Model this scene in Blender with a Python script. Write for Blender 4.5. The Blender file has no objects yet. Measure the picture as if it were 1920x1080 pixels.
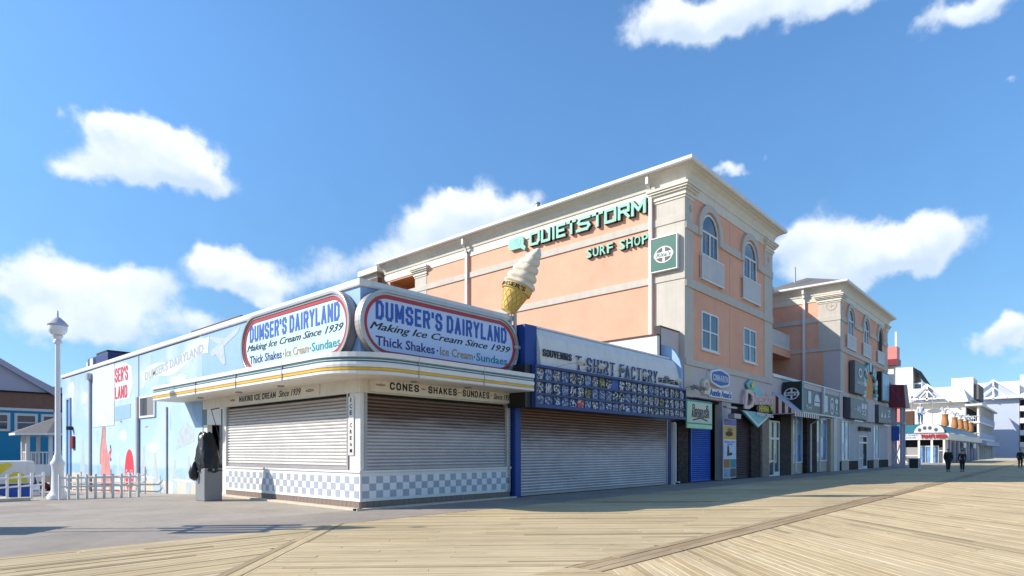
import bpy, math, random
from mathutils import Vector, Matrix
R=math.radians
random.seed(7)
S=bpy.context.scene
C=S.collection
# ------------------------------------------------------------------ camera
cam=bpy.data.objects.new('camera',bpy.data.cameras.new('camera')); C.objects.link(cam)
cam.location=(0,0,1.5); cam.rotation_euler=(R(90),0,R(41.9-90))
cam.data.sensor_width=36; cam.data.lens=36*1154/1920; cam.data.shift_y=(848-540)/1920
cam.data.clip_start=.1; cam.data.clip_end=6000
S.camera=cam
# ------------------------------------------------------------------ light
SX,SY=1.1,1.05                         # metres a shadow runs along X and -Y per metre of height
sund=Vector((-SX,SY,1)).normalized()   # towards the sun
sl=bpy.data.objects.new('sun',bpy.data.lights.new('sun','SUN')); C.objects.link(sl)
sl.data.energy=3.9; sl.data.angle=R(.55); sl.data.color=(1,.92,.79)
sl.rotation_euler=sund.to_track_quat('Z','Y').to_euler()
W=bpy.data.worlds.new('World'); S.world=W; W.use_nodes=True
nt=W.node_tree; N=nt.nodes; L=nt.links; N.clear()
def nn(tp,**k):
    n=N.new(tp)
    for a,b in k.items(): setattr(n,a,b)
    return n
def mth(op,a,b=None,c=None,clamp=False):
    n=N.new('ShaderNodeMath'); n.operation=op; n.use_clamp=clamp
    for i,v in enumerate((a,b,c)):
        if v is None: continue
        if isinstance(v,(int,float)): n.inputs[i].default_value=v
        else: L.new(v,n.inputs[i])
    return n.outputs[0]
def vm(op,a,b=None):
    n=N.new('ShaderNodeVectorMath'); n.operation=op
    for i,v in enumerate((a,b)):
        if v is None: continue
        if isinstance(v,(tuple,list)): n.inputs[i].default_value=v
        else: L.new(v,n.inputs[i])
    return n
def mixc(f,a,b,t='MIX'):
    n=N.new('ShaderNodeMix'); n.data_type='RGBA'; n.blend_type=t
    for i,v in ((0,f),(6,a),(7,b)):
        if isinstance(v,(int,float)): n.inputs[i].default_value=v
        elif isinstance(v,(tuple,list)): n.inputs[i].default_value=(*v[:3],1)
        else: L.new(v,n.inputs[i])
    return n.outputs[2]
sky=nn('ShaderNodeTexSky',sky_type='NISHITA',sun_disc=False)
sky.sun_elevation=math.asin(sund.z); sky.sun_rotation=math.atan2(sund.x,sund.y)
sky.air_density=1.0; sky.dust_density=.35; sky.ozone_density=1.6; sky.altitude=0
tc=nn('ShaderNodeTexCoord'); D=tc.outputs['Generated']
nz1=nn('ShaderNodeTexNoise'); nz1.inputs['Scale'].default_value=11; nz1.inputs['Detail'].default_value=11; nz1.inputs['Roughness'].default_value=.6; nz1.inputs['Lacunarity'].default_value=2.1
L.new(D,nz1.inputs['Vector'])
nz0=nn('ShaderNodeTexNoise'); nz0.inputs['Scale'].default_value=22; nz0.inputs['Detail'].default_value=6
L.new(D,nz0.inputs['Vector'])
wob=vm('SCALE',vm('SUBTRACT',nz0.outputs['Color'],(.5,.5,.5)).outputs[0]); wob.inputs[3].default_value=.06
DW=vm('NORMALIZE',vm('ADD',D,wob.outputs[0]).outputs[0]).outputs[0]
sp=nn('ShaderNodeSeparateXYZ'); L.new(DW,sp.inputs[0])
az=mth('MULTIPLY',mth('ARCTAN2',sp.outputs[1],sp.outputs[0]),57.2958)
el=mth('MULTIPLY',mth('ARCSINE',sp.outputs[2]),57.2958)
cb=nn('ShaderNodeCombineXYZ'); L.new(az,cb.inputs[0]); L.new(el,cb.inputs[1])
CL=[(73.5,23.4,3.42,1.6,1.0),(75.3,23.9,1.39,1.21,0.7),(70.0,22.7,2.9,1.86,1.0),(72.8,21.3,5.49,1.04,0.8),(78.3,23.8,0.58,0.94,0.35),(77.3,20.1,1.65,0.79,0.6),(68.0,22.0,1.2,1.53,0.6),(78.0,12.6,4.22,1.72,0.85),(79.9,11.7,2.78,1.31,0.5),(75.3,10.6,3.81,2.0,0.75),(72.8,13.3,2.01,1.41,0.6),(78.0,9.1,4.22,1.37,0.55),(66.2,14.7,3.92,1.69,1.0),(67.8,15.6,1.81,1.33,0.6),(63.6,13.9,2.14,0.96,0.6),(63.4,12.5,1.07,0.79,0.7),(68.6,10.7,2.77,1.07,0.55),(45.9,21.2,3.71,1.94,0.95),(49.8,19.3,3.65,2.19,0.9),(41.9,21.2,4.47,1.94,0.8),(54.6,16.4,4.25,2.01,0.7),(59.2,15.0,2.49,1.33,0.4),(47.3,22.0,1.48,1.06,0.6),(21.0,34.0,8.24,1.59,1.0),(28.3,34.4,2.81,1.38,0.8),(24.1,33.5,3.6,1.15,0.6),(12.9,32.6,3.42,0.86,0.6),(5.2,30.2,3.51,0.83,0.9),(16.8,17.3,3.46,2.05,0.85),(12.9,15.6,4.18,1.81,0.95),(7.8,16.3,2.9,1.59,0.95),(11.4,14.6,4.42,1.12,0.6),(9.2,15.4,2.81,1.55,0.8),(3.6,8.1,1.99,1.22,0.9),(2.9,8.9,1.2,1.05,0.8),(22.3,23.4,1.85,0.55,0.65),(19.5,24.1,0.76,0.31,0.45),(6.5,5.4,6.6,0.4,0.2),(70.9,26.7,0.46,0.55,0.25),(2.7,25.2,0.75,0.28,0.3),
# the same kind of cumulus round the rest of the horizon
(110,17,9,3,1),(122,25,6,2.4,.9),(140,13,11,3,1),(165,20,8,3,1),(-15,18,8,2.6,1),(-30,27,7,2.5,.9),(-50,13,11,3,1),(-75,21,8,3,1),(-100,15,9,3,1),(-125,24,8,3,1),(-150,14,10,3,1),(-172,22,7,3,.9),(95,38,8,3,.9),(150,40,9,3,.8),(-60,42,10,3,.9),(-130,45,9,3,.8)]
tot=None; low=None
for a0,e0,w,h,k in CL:
    v=vm('MULTIPLY',vm('SUBTRACT',cb.outputs[0],(a0,e0,0)).outputs[0],(1/w,1/h,0)).outputs[0]
    d=vm('DOT_PRODUCT',v,v).outputs['Value']
    g=mth('MULTIPLY',mth('POWER',2.718,mth('MULTIPLY',d,-1.0)),k*1.15)
    sv=N.new('ShaderNodeSeparateXYZ'); L.new(v,sv.inputs[0])
    lw=mth('MULTIPLY',g,sv.outputs[1])
    tot=g if tot is None else mth('ADD',tot,g)
    low=lw if low is None else mth('ADD',low,lw)
den=mth('ADD',tot,mth('MULTIPLY',mth('SUBTRACT',nz1.outputs['Fac'],.5),1.55))
dm=nn('ShaderNodeMapRange',interpolation_type='SMOOTHSTEP'); L.new(den,dm.inputs[0]); dm.inputs[1].default_value=.26; dm.inputs[2].default_value=.92
gate=nn('ShaderNodeMapRange',interpolation_type='SMOOTHSTEP'); L.new(tot,gate.inputs[0]); gate.inputs[1].default_value=.06; gate.inputs[2].default_value=.3
cden=mth('MULTIPLY',mth('MULTIPLY',dm.outputs[0],gate.outputs[0]),.93)
shd=nn('ShaderNodeMapRange'); L.new(mth('ADD',low,mth('MULTIPLY',mth('SUBTRACT',nz0.outputs['Fac'],.5),1.6)),shd.inputs[0]); shd.inputs[1].default_value=-.75; shd.inputs[2].default_value=.35
ccol=mixc(shd.outputs[0],(3.9,4.7,5.7),(6.0,6.4,6.8))
hs=nn('ShaderNodeHueSaturation'); hs.inputs['Saturation'].default_value=1.05; hs.inputs['Value'].default_value=1.0; L.new(sky.outputs[0],hs.inputs['Color'])
er=nn('ShaderNodeMapRange',interpolation_type='SMOOTHSTEP'); L.new(el,er.inputs[0]); er.inputs[1].default_value=0; er.inputs[2].default_value=34; er.inputs[3].default_value=.62; er.inputs[4].default_value=1.15
skyc=mixc(1.0,mixc(1.0,hs.outputs[0],(.76,1.05,1.24),'MULTIPLY'),er.outputs[0],'MULTIPLY')
fin=mixc(cden,skyc,ccol)
bg=nn('ShaderNodeBackground'); bg.inputs[1].default_value=.105; L.new(fin,bg.inputs[0])
wo=nn('ShaderNodeOutputWorld'); L.new(bg.outputs[0],wo.inputs[0])
W.cycles.sampling_method='MANUAL'; W.cycles.sample_map_resolution=512
S.view_settings.view_transform='Standard'; S.view_settings.look='None'; S.view_settings.gamma=1; S.view_settings.use_curve_mapping=False
S.view_settings.exposure=.74
# ------------------------------------------------------------------ materials
def pm(name,col,rough=.75,metal=0,var=.10,sc=1.3,bump=0,bs=60,streak=0,dirt=(.25,.22,.18),spec=.4,obj=False):
    m=bpy.data.materials.new(name); m.use_nodes=True; t=m.node_tree; n=t.nodes; l=t.links
    b=n['Principled BSDF']; b.inputs['Roughness'].default_value=rough; b.inputs['Metallic'].default_value=metal
    b.inputs['Specular IOR Level'].default_value=spec
    g=n.new('ShaderNodeNewGeometry'); P=g.outputs['Position']
    if obj:
        tcn=n.new('ShaderNodeTexCoord'); P=tcn.outputs['Object']
    a=n.new('ShaderNodeTexNoise'); a.inputs['Scale'].default_value=sc; a.inputs['Detail'].default_value=6; a.inputs['Roughness'].default_value=.65; l.new(P,a.inputs['Vector'])
    mr=n.new('ShaderNodeMapRange'); l.new(a.outputs['Fac'],mr.inputs[0]); mr.inputs[1].default_value=.25; mr.inputs[2].default_value=.75; mr.inputs[3].default_value=1-var; mr.inputs[4].default_value=1+var*.55
    mx=n.new('ShaderNodeMix'); mx.data_type='RGBA'; mx.blend_type='MULTIPLY'; mx.inputs[0].default_value=1; mx.inputs[6].default_value=(*col,1); l.new(mr.outputs[0],mx.inputs[7]); out=mx.outputs[2]
    if streak:
        mp=n.new('ShaderNodeMapping'); mp.inputs['Scale'].default_value=(6,6,.35); l.new(P,mp.inputs['Vector'])
        s2=n.new('ShaderNodeTexNoise'); s2.inputs['Scale'].default_value=1; s2.inputs['Detail'].default_value=5; l.new(mp.outputs[0],s2.inputs['Vector'])
        r2=n.new('ShaderNodeMapRange'); l.new(s2.outputs['Fac'],r2.inputs[0]); r2.inputs[1].default_value=.47; r2.inputs[2].default_value=.74; r2.inputs[3].default_value=0; r2.inputs[4].default_value=streak
        m2=n.new('ShaderNodeMix'); m2.data_type='RGBA'; l.new(r2.outputs[0],m2.inputs[0]); l.new(out,m2.inputs[6]); m2.inputs[7].default_value=(*dirt,1); out=m2.outputs[2]
    l.new(out,b.inputs['Base Color'])
    if bump:
        k=n.new('ShaderNodeTexNoise'); k.inputs['Scale'].default_value=bs; k.inputs['Detail'].default_value=3; l.new(P,k.inputs['Vector'])
        bp=n.new('ShaderNodeBump'); bp.inputs['Strength'].default_value=bump; bp.inputs['Distance'].default_value=.01; l.new(k.outputs['Fac'],bp.inputs['Height']); l.new(bp.outputs[0],b.inputs['Normal'])
    return m
M={}
M['white']=pm('white_paint',(.74,.72,.69),.55,var=.08,streak=.2,dirt=(.42,.38,.32))
M['white2']=pm('white_metal',(.72,.71,.71),.4,var=.08,streak=.14,dirt=(.45,.42,.38))
M['cream']=pm('cream_paint',(.70,.65,.56),.6,var=.09,streak=.22,dirt=(.4,.33,.25))
M['stone']=pm('cream_stucco',(.56,.515,.46),.85,var=.1,bump=.3,bs=70,streak=.16)
M['peach']=pm('peach_stucco',(.78,.41,.285),.88,var=.13,sc=.7,bump=.3,bs=70,streak=.26,dirt=(.55,.36,.26))
M['taupe']=pm('taupe_stucco',(.56,.50,.51),.85,var=.06,bump=.2,bs=90,streak=.06)
M['tan']=pm('tan_stucco',(.50,.40,.32),.85,var=.08,bump=.2)
M['blue_wall']=pm('light_blue_paint',(.27,.43,.66),.6,var=.08,streak=.08,dirt=(.6,.65,.7))
M['royal']=pm('royal_blue_paint',(.012,.055,.27),.5,var=.1)
M['navy']=pm('navy_frame_paint',(.035,.06,.19),.5,var=.12)
M['sign_blue']=pm('pale_blue_sign_face',(.50,.62,.86),.35,var=.03)
M['sign_blue2']=pm('pale_aqua_sign_face',(.52,.72,.80),.35,var=.03)
M['red']=pm('red_paint',(.42,.03,.04),.4,var=.08)
M['dred']=pm('dark_red',(.20,.02,.03),.5,var=.1)
M['chrome']=pm('brushed_steel_trim',(.42,.40,.38),.34,metal=.7,var=.12,sc=3)
M['lblue']=pm('lettering_blue',(.03,.10,.42),.5,var=.08)
M['lblack']=pm('lettering_black',(.012,.014,.03),.5,var=.1)
M['lgold']=pm('lettering_gold',(.42,.25,.13),.5,var=.1)
M['lteal']=pm('lettering_teal',(.02,.22,.28),.5,var=.1)
M['lpurple']=pm('lettering_purple',(.05,.03,.16),.5,var=.1)
M['teal']=pm('teal_trim',(.03,.17,.22),.4,var=.15,sc=4)
M['yellow']=pm('yellow_trim',(.72,.42,.03),.4,var=.18,sc=4)
M['brownbase']=pm('brown_tile_base',(.22,.165,.14),.7,var=.15,sc=5)
M['tile_b']=pm('blue_grey_tile',(.36,.40,.48),.35,var=.12,sc=5)
M['tile_w']=pm('white_tile',(.76,.76,.77),.35,var=.05,sc=5)
M['galv']=pm('galvanised_slat',(.46,.45,.46),.42,metal=.3,var=.10,sc=2.5)
M['galvd']=pm('dull_steel_slat',(.38,.36,.37),.45,metal=.3,var=.12,sc=2.0)
M['slatblue']=pm('blue_slat',(.035,.12,.50),.45,var=.12)
M['slatmaroon']=pm('maroon_slat',(.07,.035,.038),.5,var=.12)
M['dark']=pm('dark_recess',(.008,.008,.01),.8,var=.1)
M['black']=pm('black_paint',(.02,.02,.022),.45,var=.1)
M['rubber']=pm('tyre_rubber',(.02,.02,.02),.85)
M['grey']=pm('grey_paint',(.22,.225,.24),.5,var=.08)
M['concrete']=pm('concrete_slab',(.38,.33,.275),.9,var=.26,sc=.55,bump=.6,bs=90,streak=.3,dirt=(.24,.21,.18))
M['concrete2']=pm('concrete_slab_darker',(.335,.285,.24),.9,var=.26,sc=.55,bump=.6,bs=90,streak=.3,dirt=(.2,.18,.16))
M['joint']=pm('joint_fill',(.10,.095,.09),.95)
M['curb']=pm('pale_curb',(.60,.52,.42),.9,var=.2,sc=5)
M['asphalt']=pm('asphalt',(.10,.10,.105),.9,var=.2,bump=.4)
M['sand']=pm('sand',(.50,.42,.31),.95,var=.15,bump=.5,bs=8)
M['roof']=pm('dark_roofing',(.10,.09,.09),.9,var=.2)
M['shingle']=pm('grey_shingle',(.16,.15,.15),.9,var=.25,sc=6)
M['glass']=pm('window_glass',(.02,.035,.06),.04,var=.2,spec=1.0)
M['glass2']=pm('display_window',(.16,.34,.62),.12,var=.5,sc=1.2,spec=.9)
M['bag']=pm('black_plastic_cover',(.014,.015,.017),.33,var=.2,bump=1.0,bs=13)
M['mint']=pm('mint_letter_face',(.20,.50,.40),.45,var=.05)
M['green']=pm('green_sign',(.015,.13,.10),.4,var=.06)
M['ggreen']=pm('pale_green_sign',(.40,.68,.42),.45,var=.15,sc=2)
M['soft']=pm('soft_serve_cream',(.72,.64,.52),.5,var=.06,sc=3)
M['cone']=pm('waffle_yellow',(.66,.46,.12),.6,var=.12,sc=6)
M['conedk']=pm('waffle_groove',(.50,.30,.07),.6)
M['pink']=pm('faded_pink_paint',(.62,.24,.24),.7,var=.35,sc=2.5,streak=.3,dirt=(.6,.45,.45))
M['pred']=pm('red_mural_paint',(.68,.05,.07),.5,var=.08)
M['pbrown']=pm('faded_brown_paint',(.38,.22,.20),.7,var=.15)
M['pwhite']=pm('white_mural_paint',(.58,.62,.70),.7,var=.16,sc=2.2,streak=.25,dirt=(.45,.55,.7))
M['pgrey']=pm('grey_mural_line',(.33,.38,.42),.7,var=.15)
M['psand']=pm('faint_beige_paint',(.43,.50,.55),.7,var=.2,sc=4)
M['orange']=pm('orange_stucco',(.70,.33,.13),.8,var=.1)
M['gutter']=pm('white_gutter',(.74,.73,.72),.45,var=.07)
M['rust']=pm('rusty_brown_metal',(.11,.05,.03),.7,var=.3,sc=4)
M['maroon']=pm('maroon_metal_roof',(.20,.035,.06),.45,var=.12)
M['coral']=pm('coral_roof',(.75,.24,.22),.5,var=.1)
M['brightblue']=pm('bright_blue_siding',(.02,.27,.45),.7,var=.06)
M['brown']=pm('brown_brick_band',(.24,.13,.09),.85,var=.15,sc=3)
M['lilac']=pm('lilac_grey_siding',(.46,.44,.52),.8,var=.05)
M['hotel']=pm('hotel_white_stucco',(.80,.78,.74),.85,var=.04)
M['hotelb']=pm('hotel_blue_grey_stucco',(.46,.50,.62),.85,var=.05)
M['skin']=pm('skin',(.45,.28,.2),.6)
M['coat']=pm('dark_coat',(.016,.015,.017),.85,var=.2)
M['jeans']=pm('dark_trousers',(.02,.022,.035),.85,var=.2)
M['hair']=pm('dark_hair',(.02,.015,.012),.7)
M['carred']=pm('red_car_paint',(.25,.015,.03),.25,spec=.8)
M['cargrey']=pm('silver_car_paint',(.42,.44,.47),.25,metal=.3,spec=.8)
M['lamp']=pm('lamp_globe',(.72,.72,.76),.15,var=.03,spec=.7)
M['purple']=pm('purple_poster',(.16,.13,.42),.5,var=.3,sc=6)
M['postery']=pm('yellow_poster',(.65,.38,.05),.5,var=.25,sc=6)
M['posterw']=pm('pale_poster',(.55,.62,.78),.5,var=.12,sc=6)
M['tealsign']=pm('turquoise_sign',(.18,.52,.55),.45,var=.15)
M['charcoal']=pm('charcoal_sign_panel',(.10,.105,.13),.45,var=.1)
M['lightgrey']=pm('light_grey_print',(.62,.64,.70),.5,var=.05)
M['gold']=pm('yellow_neon_letter',(.75,.60,.05),.5,var=.1)
M['rib']=pm('pink_neon_letter',(.75,.50,.48),.5,var=.1)
M['bluepic']=pm('blue_poster',(.15,.32,.55),.3,var=.5,sc=1.5)
M['clay']=pm('orange_clay',(.45,.20,.08),.8,var=.25,sc=3)
def browntop(m,col,z0,z1,amp=.5):
    # slat colour turns brown towards the top, above an uneven line
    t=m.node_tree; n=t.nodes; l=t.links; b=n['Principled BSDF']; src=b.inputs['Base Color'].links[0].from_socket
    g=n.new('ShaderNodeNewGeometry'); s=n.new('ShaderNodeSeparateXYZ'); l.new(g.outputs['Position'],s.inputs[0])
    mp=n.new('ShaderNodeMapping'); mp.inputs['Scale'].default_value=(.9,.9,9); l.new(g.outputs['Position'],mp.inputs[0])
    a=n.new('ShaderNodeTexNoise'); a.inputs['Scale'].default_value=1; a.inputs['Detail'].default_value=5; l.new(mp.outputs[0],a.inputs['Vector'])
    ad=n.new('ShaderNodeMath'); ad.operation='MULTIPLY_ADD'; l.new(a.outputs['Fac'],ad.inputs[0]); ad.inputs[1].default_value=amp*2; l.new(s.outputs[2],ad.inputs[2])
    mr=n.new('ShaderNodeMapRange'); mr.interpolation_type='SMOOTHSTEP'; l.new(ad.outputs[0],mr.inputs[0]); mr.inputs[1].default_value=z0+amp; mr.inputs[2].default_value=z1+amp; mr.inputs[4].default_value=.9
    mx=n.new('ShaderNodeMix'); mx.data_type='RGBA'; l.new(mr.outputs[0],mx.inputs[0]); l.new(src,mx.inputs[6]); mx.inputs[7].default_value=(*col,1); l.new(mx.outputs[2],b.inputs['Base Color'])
M['galvw']=pm('brown_topped_slat',(.56,.53,.54),.45,metal=.2,var=.12,sc=2.0); browntop(M['galvw'],(.12,.055,.027),1.9,2.65,.3); M['galvx']=pm('brown_topped_wide_slat',(.60,.55,.56),.4,metal=.3,var=.2,sc=1.2); browntop(M['galvx'],(.20,.085,.04),1.35,2.7,.5)
M['galvs']=pm('sunlit_side_slat',(.66,.65,.64),.45,metal=.1,var=.10,sc=2.5); browntop(M['galvs'],(.33,.23,.17),2.1,3.2,.3)
def brickmat(name,c1,c2,mort,sx=.42,scale=1):
    m=pm(name,c1,.9); t=m.node_tree; n=t.nodes; l=t.links; b=n['Principled BSDF']
    g=n.new('ShaderNodeNewGeometry'); s=n.new('ShaderNodeSeparateXYZ'); l.new(g.outputs['Position'],s.inputs[0])
    ad=n.new('ShaderNodeMath'); l.new(s.outputs[0],ad.inputs[0]); l.new(s.outputs[1],ad.inputs[1])
    cbn=n.new('ShaderNodeCombineXYZ'); l.new(ad.outputs[0],cbn.inputs[0]); l.new(s.outputs[2],cbn.inputs[1])
    br=n.new('ShaderNodeTexBrick'); l.new(cbn.outputs[0],br.inputs['Vector']); br.inputs['Scale'].default_value=2.2*scale
    br.inputs['Color1'].default_value=(*c1,1); br.inputs['Color2'].default_value=(*c2,1); br.inputs['Mortar'].default_value=(*mort,1); br.inputs['Mortar Size'].default_value=.02
    l.new(br.outputs['Color'],b.inputs['Base Color'])
    bp=n.new('ShaderNodeBump'); bp.inputs['Distance'].default_value=.02; bp.invert=True; l.new(br.outputs['Fac'],bp.inputs['Height']); l.new(bp.outputs[0],b.inputs['Normal'])
    return m
M['brick']=brickmat('dark_brown_brick',(.035,.022,.02),(.085,.052,.042),(.02,.018,.018))
M['brickt']=brickmat('tan_brick',(.30,.22,.17),(.38,.28,.22),(.28,.24,.2))
def mural():
    m=pm('mural_paint',(.6,.75,.9),.7); t=m.node_tree; n=t.nodes; l=t.links; b=n['Principled BSDF']
    g=n.new('ShaderNodeNewGeometry'); s=n.new('ShaderNodeSeparateXYZ'); l.new(g.outputs['Position'],s.inputs[0])
    a=n.new('ShaderNodeTexNoise'); a.inputs['Scale'].default_value=.9; a.inputs['Detail'].default_value=6; l.new(g.outputs['Position'],a.inputs['Vector'])
    ad=n.new('ShaderNodeMath'); ad.operation='MULTIPLY_ADD'; l.new(a.outputs['Fac'],ad.inputs[0]); ad.inputs[1].default_value=.25; l.new(s.outputs[2],ad.inputs[2])
    mr=n.new('ShaderNodeMapRange'); l.new(ad.outputs[0],mr.inputs[0]); mr.inputs[1].default_value=-1.5; mr.inputs[2].default_value=6.2
    cr=n.new('ShaderNodeValToRGB'); l.new(mr.outputs[0],cr.inputs[0]); e=cr.color_ramp.elements
    e[0].position=0; e[0].color=(.56,.49,.38,1); e[1].position=1; e[1].color=(.30,.45,.68,1)
    for p,c in ((.255,(.58,.51,.41,1)),(.262,(.26,.44,.62,1)),(.315,(.25,.45,.66,1)),(.335,(.42,.58,.74,1)),(.55,(.36,.53,.74,1)),(.85,(.33,.48,.72,1))):
        x=e.new(p); x.color=c
    k=n.new('ShaderNodeTexNoise'); k.inputs['Scale'].default_value=.55; k.inputs['Detail'].default_value=8; k.inputs['Roughness'].default_value=.6; l.new(g.outputs['Position'],k.inputs['Vector'])
    r=n.new('ShaderNodeMapRange'); l.new(k.outputs['Fac'],r.inputs[0]); r.inputs[1].default_value=.46; r.inputs[2].default_value=.68; r.inputs[4].default_value=.75
    mx=n.new('ShaderNodeMix'); mx.data_type='RGBA'; l.new(r.outputs[0],mx.inputs[0]); l.new(cr.outputs[0],mx.inputs[6]); mx.inputs[7].default_value=(.54,.61,.71,1)
    l.new(mx.outputs[2],b.inputs['Base Color'])
    return m
M['mural']=mural()
def deckmat(name,dk=1.0,tint=(1,1,1)):
    m=bpy.data.materials.new(name); m.use_nodes=True; t=m.node_tree; n=t.nodes; l=t.links; b=n['Principled BSDF']
    uv=n.new('ShaderNodeUVMap'); uv.uv_map='UVMap'
    at=n.new('ShaderNodeAttribute'); at.attribute_name='rnd'
    ms=n.new('ShaderNodeMapping'); ms.inputs['Scale'].default_value=(1.1,26,1); l.new(uv.outputs[0],ms.inputs['Vector'])
    g1=n.new('ShaderNodeTexNoise'); g1.inputs['Scale'].default_value=1; g1.inputs['Detail'].default_value=7; g1.inputs['Roughness'].default_value=.65; g1.inputs['Distortion'].default_value=.6; l.new(ms.outputs[0],g1.inputs['Vector'])
    geo=n.new('ShaderNodeNewGeometry')
    g2=n.new('ShaderNodeTexNoise'); g2.inputs['Scale'].default_value=.33; g2.inputs['Detail'].default_value=4; l.new(geo.outputs['Position'],g2.inputs['Vector'])
    cr=n.new('ShaderNodeValToRGB'); l.new(at.outputs['Fac'],cr.inputs[0]); e=cr.color_ramp.elements; e[0].position=0; e[1].position=1
    e[0].color=(.30*dk*tint[0],.225*dk*tint[1],.13*dk*tint[2],1); e[1].color=(.62*dk*tint[0],.49*dk*tint[1],.30*dk*tint[2],1)
    x=e.new(.12); x.color=(.44*dk*tint[0],.335*dk*tint[1],.19*dk*tint[2],1)
    x=e.new(.45); x.color=(.55*dk*tint[0],.415*dk*tint[1],.235*dk*tint[2],1)
    r=n.new('ShaderNodeMapRange'); l.new(g1.outputs['Fac'],r.inputs[0]); r.inputs[1].default_value=.3; r.inputs[2].default_value=.72; r.inputs[3].default_value=1.14; r.inputs[4].default_value=.66
    r2=n.new('ShaderNodeMapRange'); l.new(g2.outputs['Fac'],r2.inputs[0]); r2.inputs[1].default_value=.3; r2.inputs[2].default_value=.7; r2.inputs[3].default_value=.86; r2.inputs[4].default_value=1.1
    mu=n.new('ShaderNodeMath'); mu.operation='MULTIPLY'; l.new(r.outputs[0],mu.inputs[0]); l.new(r2.outputs[0],mu.inputs[1])
    # knots
    mk=n.new('ShaderNodeMapping'); mk.inputs['Scale'].default_value=(1.6,7,1); l.new(uv.outputs[0],mk.inputs['Vector'])
    vo=n.new('ShaderNodeTexVoronoi'); vo.inputs['Scale'].default_value=1; l.new(mk.outputs[0],vo.inputs['Vector'])
    rk=n.new('ShaderNodeMapRange'); l.new(vo.outputs['Distance'],rk.inputs[0]); rk.inputs[1].default_value=.04; rk.inputs[2].default_value=.13; rk.inputs[3].default_value=.5; rk.inputs[4].default_value=1
    mk2=n.new('ShaderNodeMath'); mk2.operation='MULTIPLY'; l.new(mu.outputs[0],mk2.inputs[0]); l.new(rk.outputs[0],mk2.inputs[1])
    mx=n.new('ShaderNodeMix'); mx.data_type='RGBA'; mx.blend_type='MULTIPLY'; mx.inputs[0].default_value=1; l.new(cr.outputs[0],mx.inputs[6]); l.new(mk2.outputs[0],mx.inputs[7])
    l.new(mx.outputs[2],b.inputs['Base Color']); b.inputs['Roughness'].default_value=.8; b.inputs['Specular IOR Level'].default_value=.25
    bp=n.new('ShaderNodeBump'); bp.inputs['Strength'].default_value=.35; bp.inputs['Distance'].default_value=.004; l.new(g1.outputs['Fac'],bp.inputs['Height']); l.new(bp.outputs[0],b.inputs['Normal'])
    return m
M['deck']=deckmat('weathered_deck_board'); M['deck2']=deckmat('brown_deck_board',.72,(1,.93,.92))
def printmat(name,fg,bgc,sc):
    m=pm(name,bgc,.6); t=m.node_tree; n=t.nodes; l=t.links; b=n['Principled BSDF']
    oi=n.new('ShaderNodeObjectInfo'); tcn=n.new('ShaderNodeTexCoord'); ad=n.new('ShaderNodeVectorMath'); ad.operation='MULTIPLY_ADD'
    cbn=n.new('ShaderNodeCombineXYZ'); l.new(oi.outputs['Random'],cbn.inputs[0]); l.new(oi.outputs['Random'],cbn.inputs[1])
    l.new(cbn.outputs[0],ad.inputs[0]); ad.inputs[1].default_value=(37,91,0); l.new(tcn.outputs['Object'],ad.inputs[2])
    no=n.new('ShaderNodeTexNoise'); no.inputs['Scale'].default_value=sc; no.inputs['Detail'].default_value=1.5; no.inputs['Distortion'].default_value=1.2; l.new(ad.outputs[0],no.inputs['Vector'])
    ln=n.new('ShaderNodeVectorMath'); ln.operation='LENGTH'; mp=n.new('ShaderNodeMapping'); mp.inputs['Scale'].default_value=(3.7,1,3.1); l.new(tcn.outputs['Object'],mp.inputs[0]); l.new(mp.outputs[0],ln.inputs[0])
    rr=n.new('ShaderNodeMapRange'); l.new(ln.outputs['Value'],rr.inputs[0]); rr.inputs[1].default_value=.65; rr.inputs[2].default_value=.9; rr.inputs[3].default_value=0; rr.inputs[4].default_value=.4
    sb=n.new('ShaderNodeMath'); sb.operation='SUBTRACT'; l.new(no.outputs['Fac'],sb.inputs[0]); l.new(rr.outputs[0],sb.inputs[1])
    gt=n.new('ShaderNodeMath'); gt.operation='GREATER_THAN'; l.new(sb.outputs[0],gt.inputs[0]); gt.inputs[1].default_value=.525
    mx=n.new('ShaderNodeMix'); mx.data_type='RGBA'; l.new(gt.outputs[0],mx.inputs[0]); mx.inputs[6].default_value=(*bgc,1); mx.inputs[7].default_value=(*fg,1)
    l.new(mx.outputs[2],b.inputs['Base Color']); return m
PR=[printmat('black_shirt_print',(.66,.68,.72),(.012,.013,.022),11),printmat('navy_shirt_print',(.5,.58,.78),(.015,.022,.07),9),printmat('grey_shirt_print',(.58,.58,.62),(.02,.02,.028),17),
    printmat('pale_shirt_print',(.36,.44,.60),(.05,.07,.15),13),printmat('yellow_on_black_print',(.42,.36,.10),(.015,.015,.02),14),printmat('red_shirt_print',(.6,.55,.55),(.4,.03,.05),12)]
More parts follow.
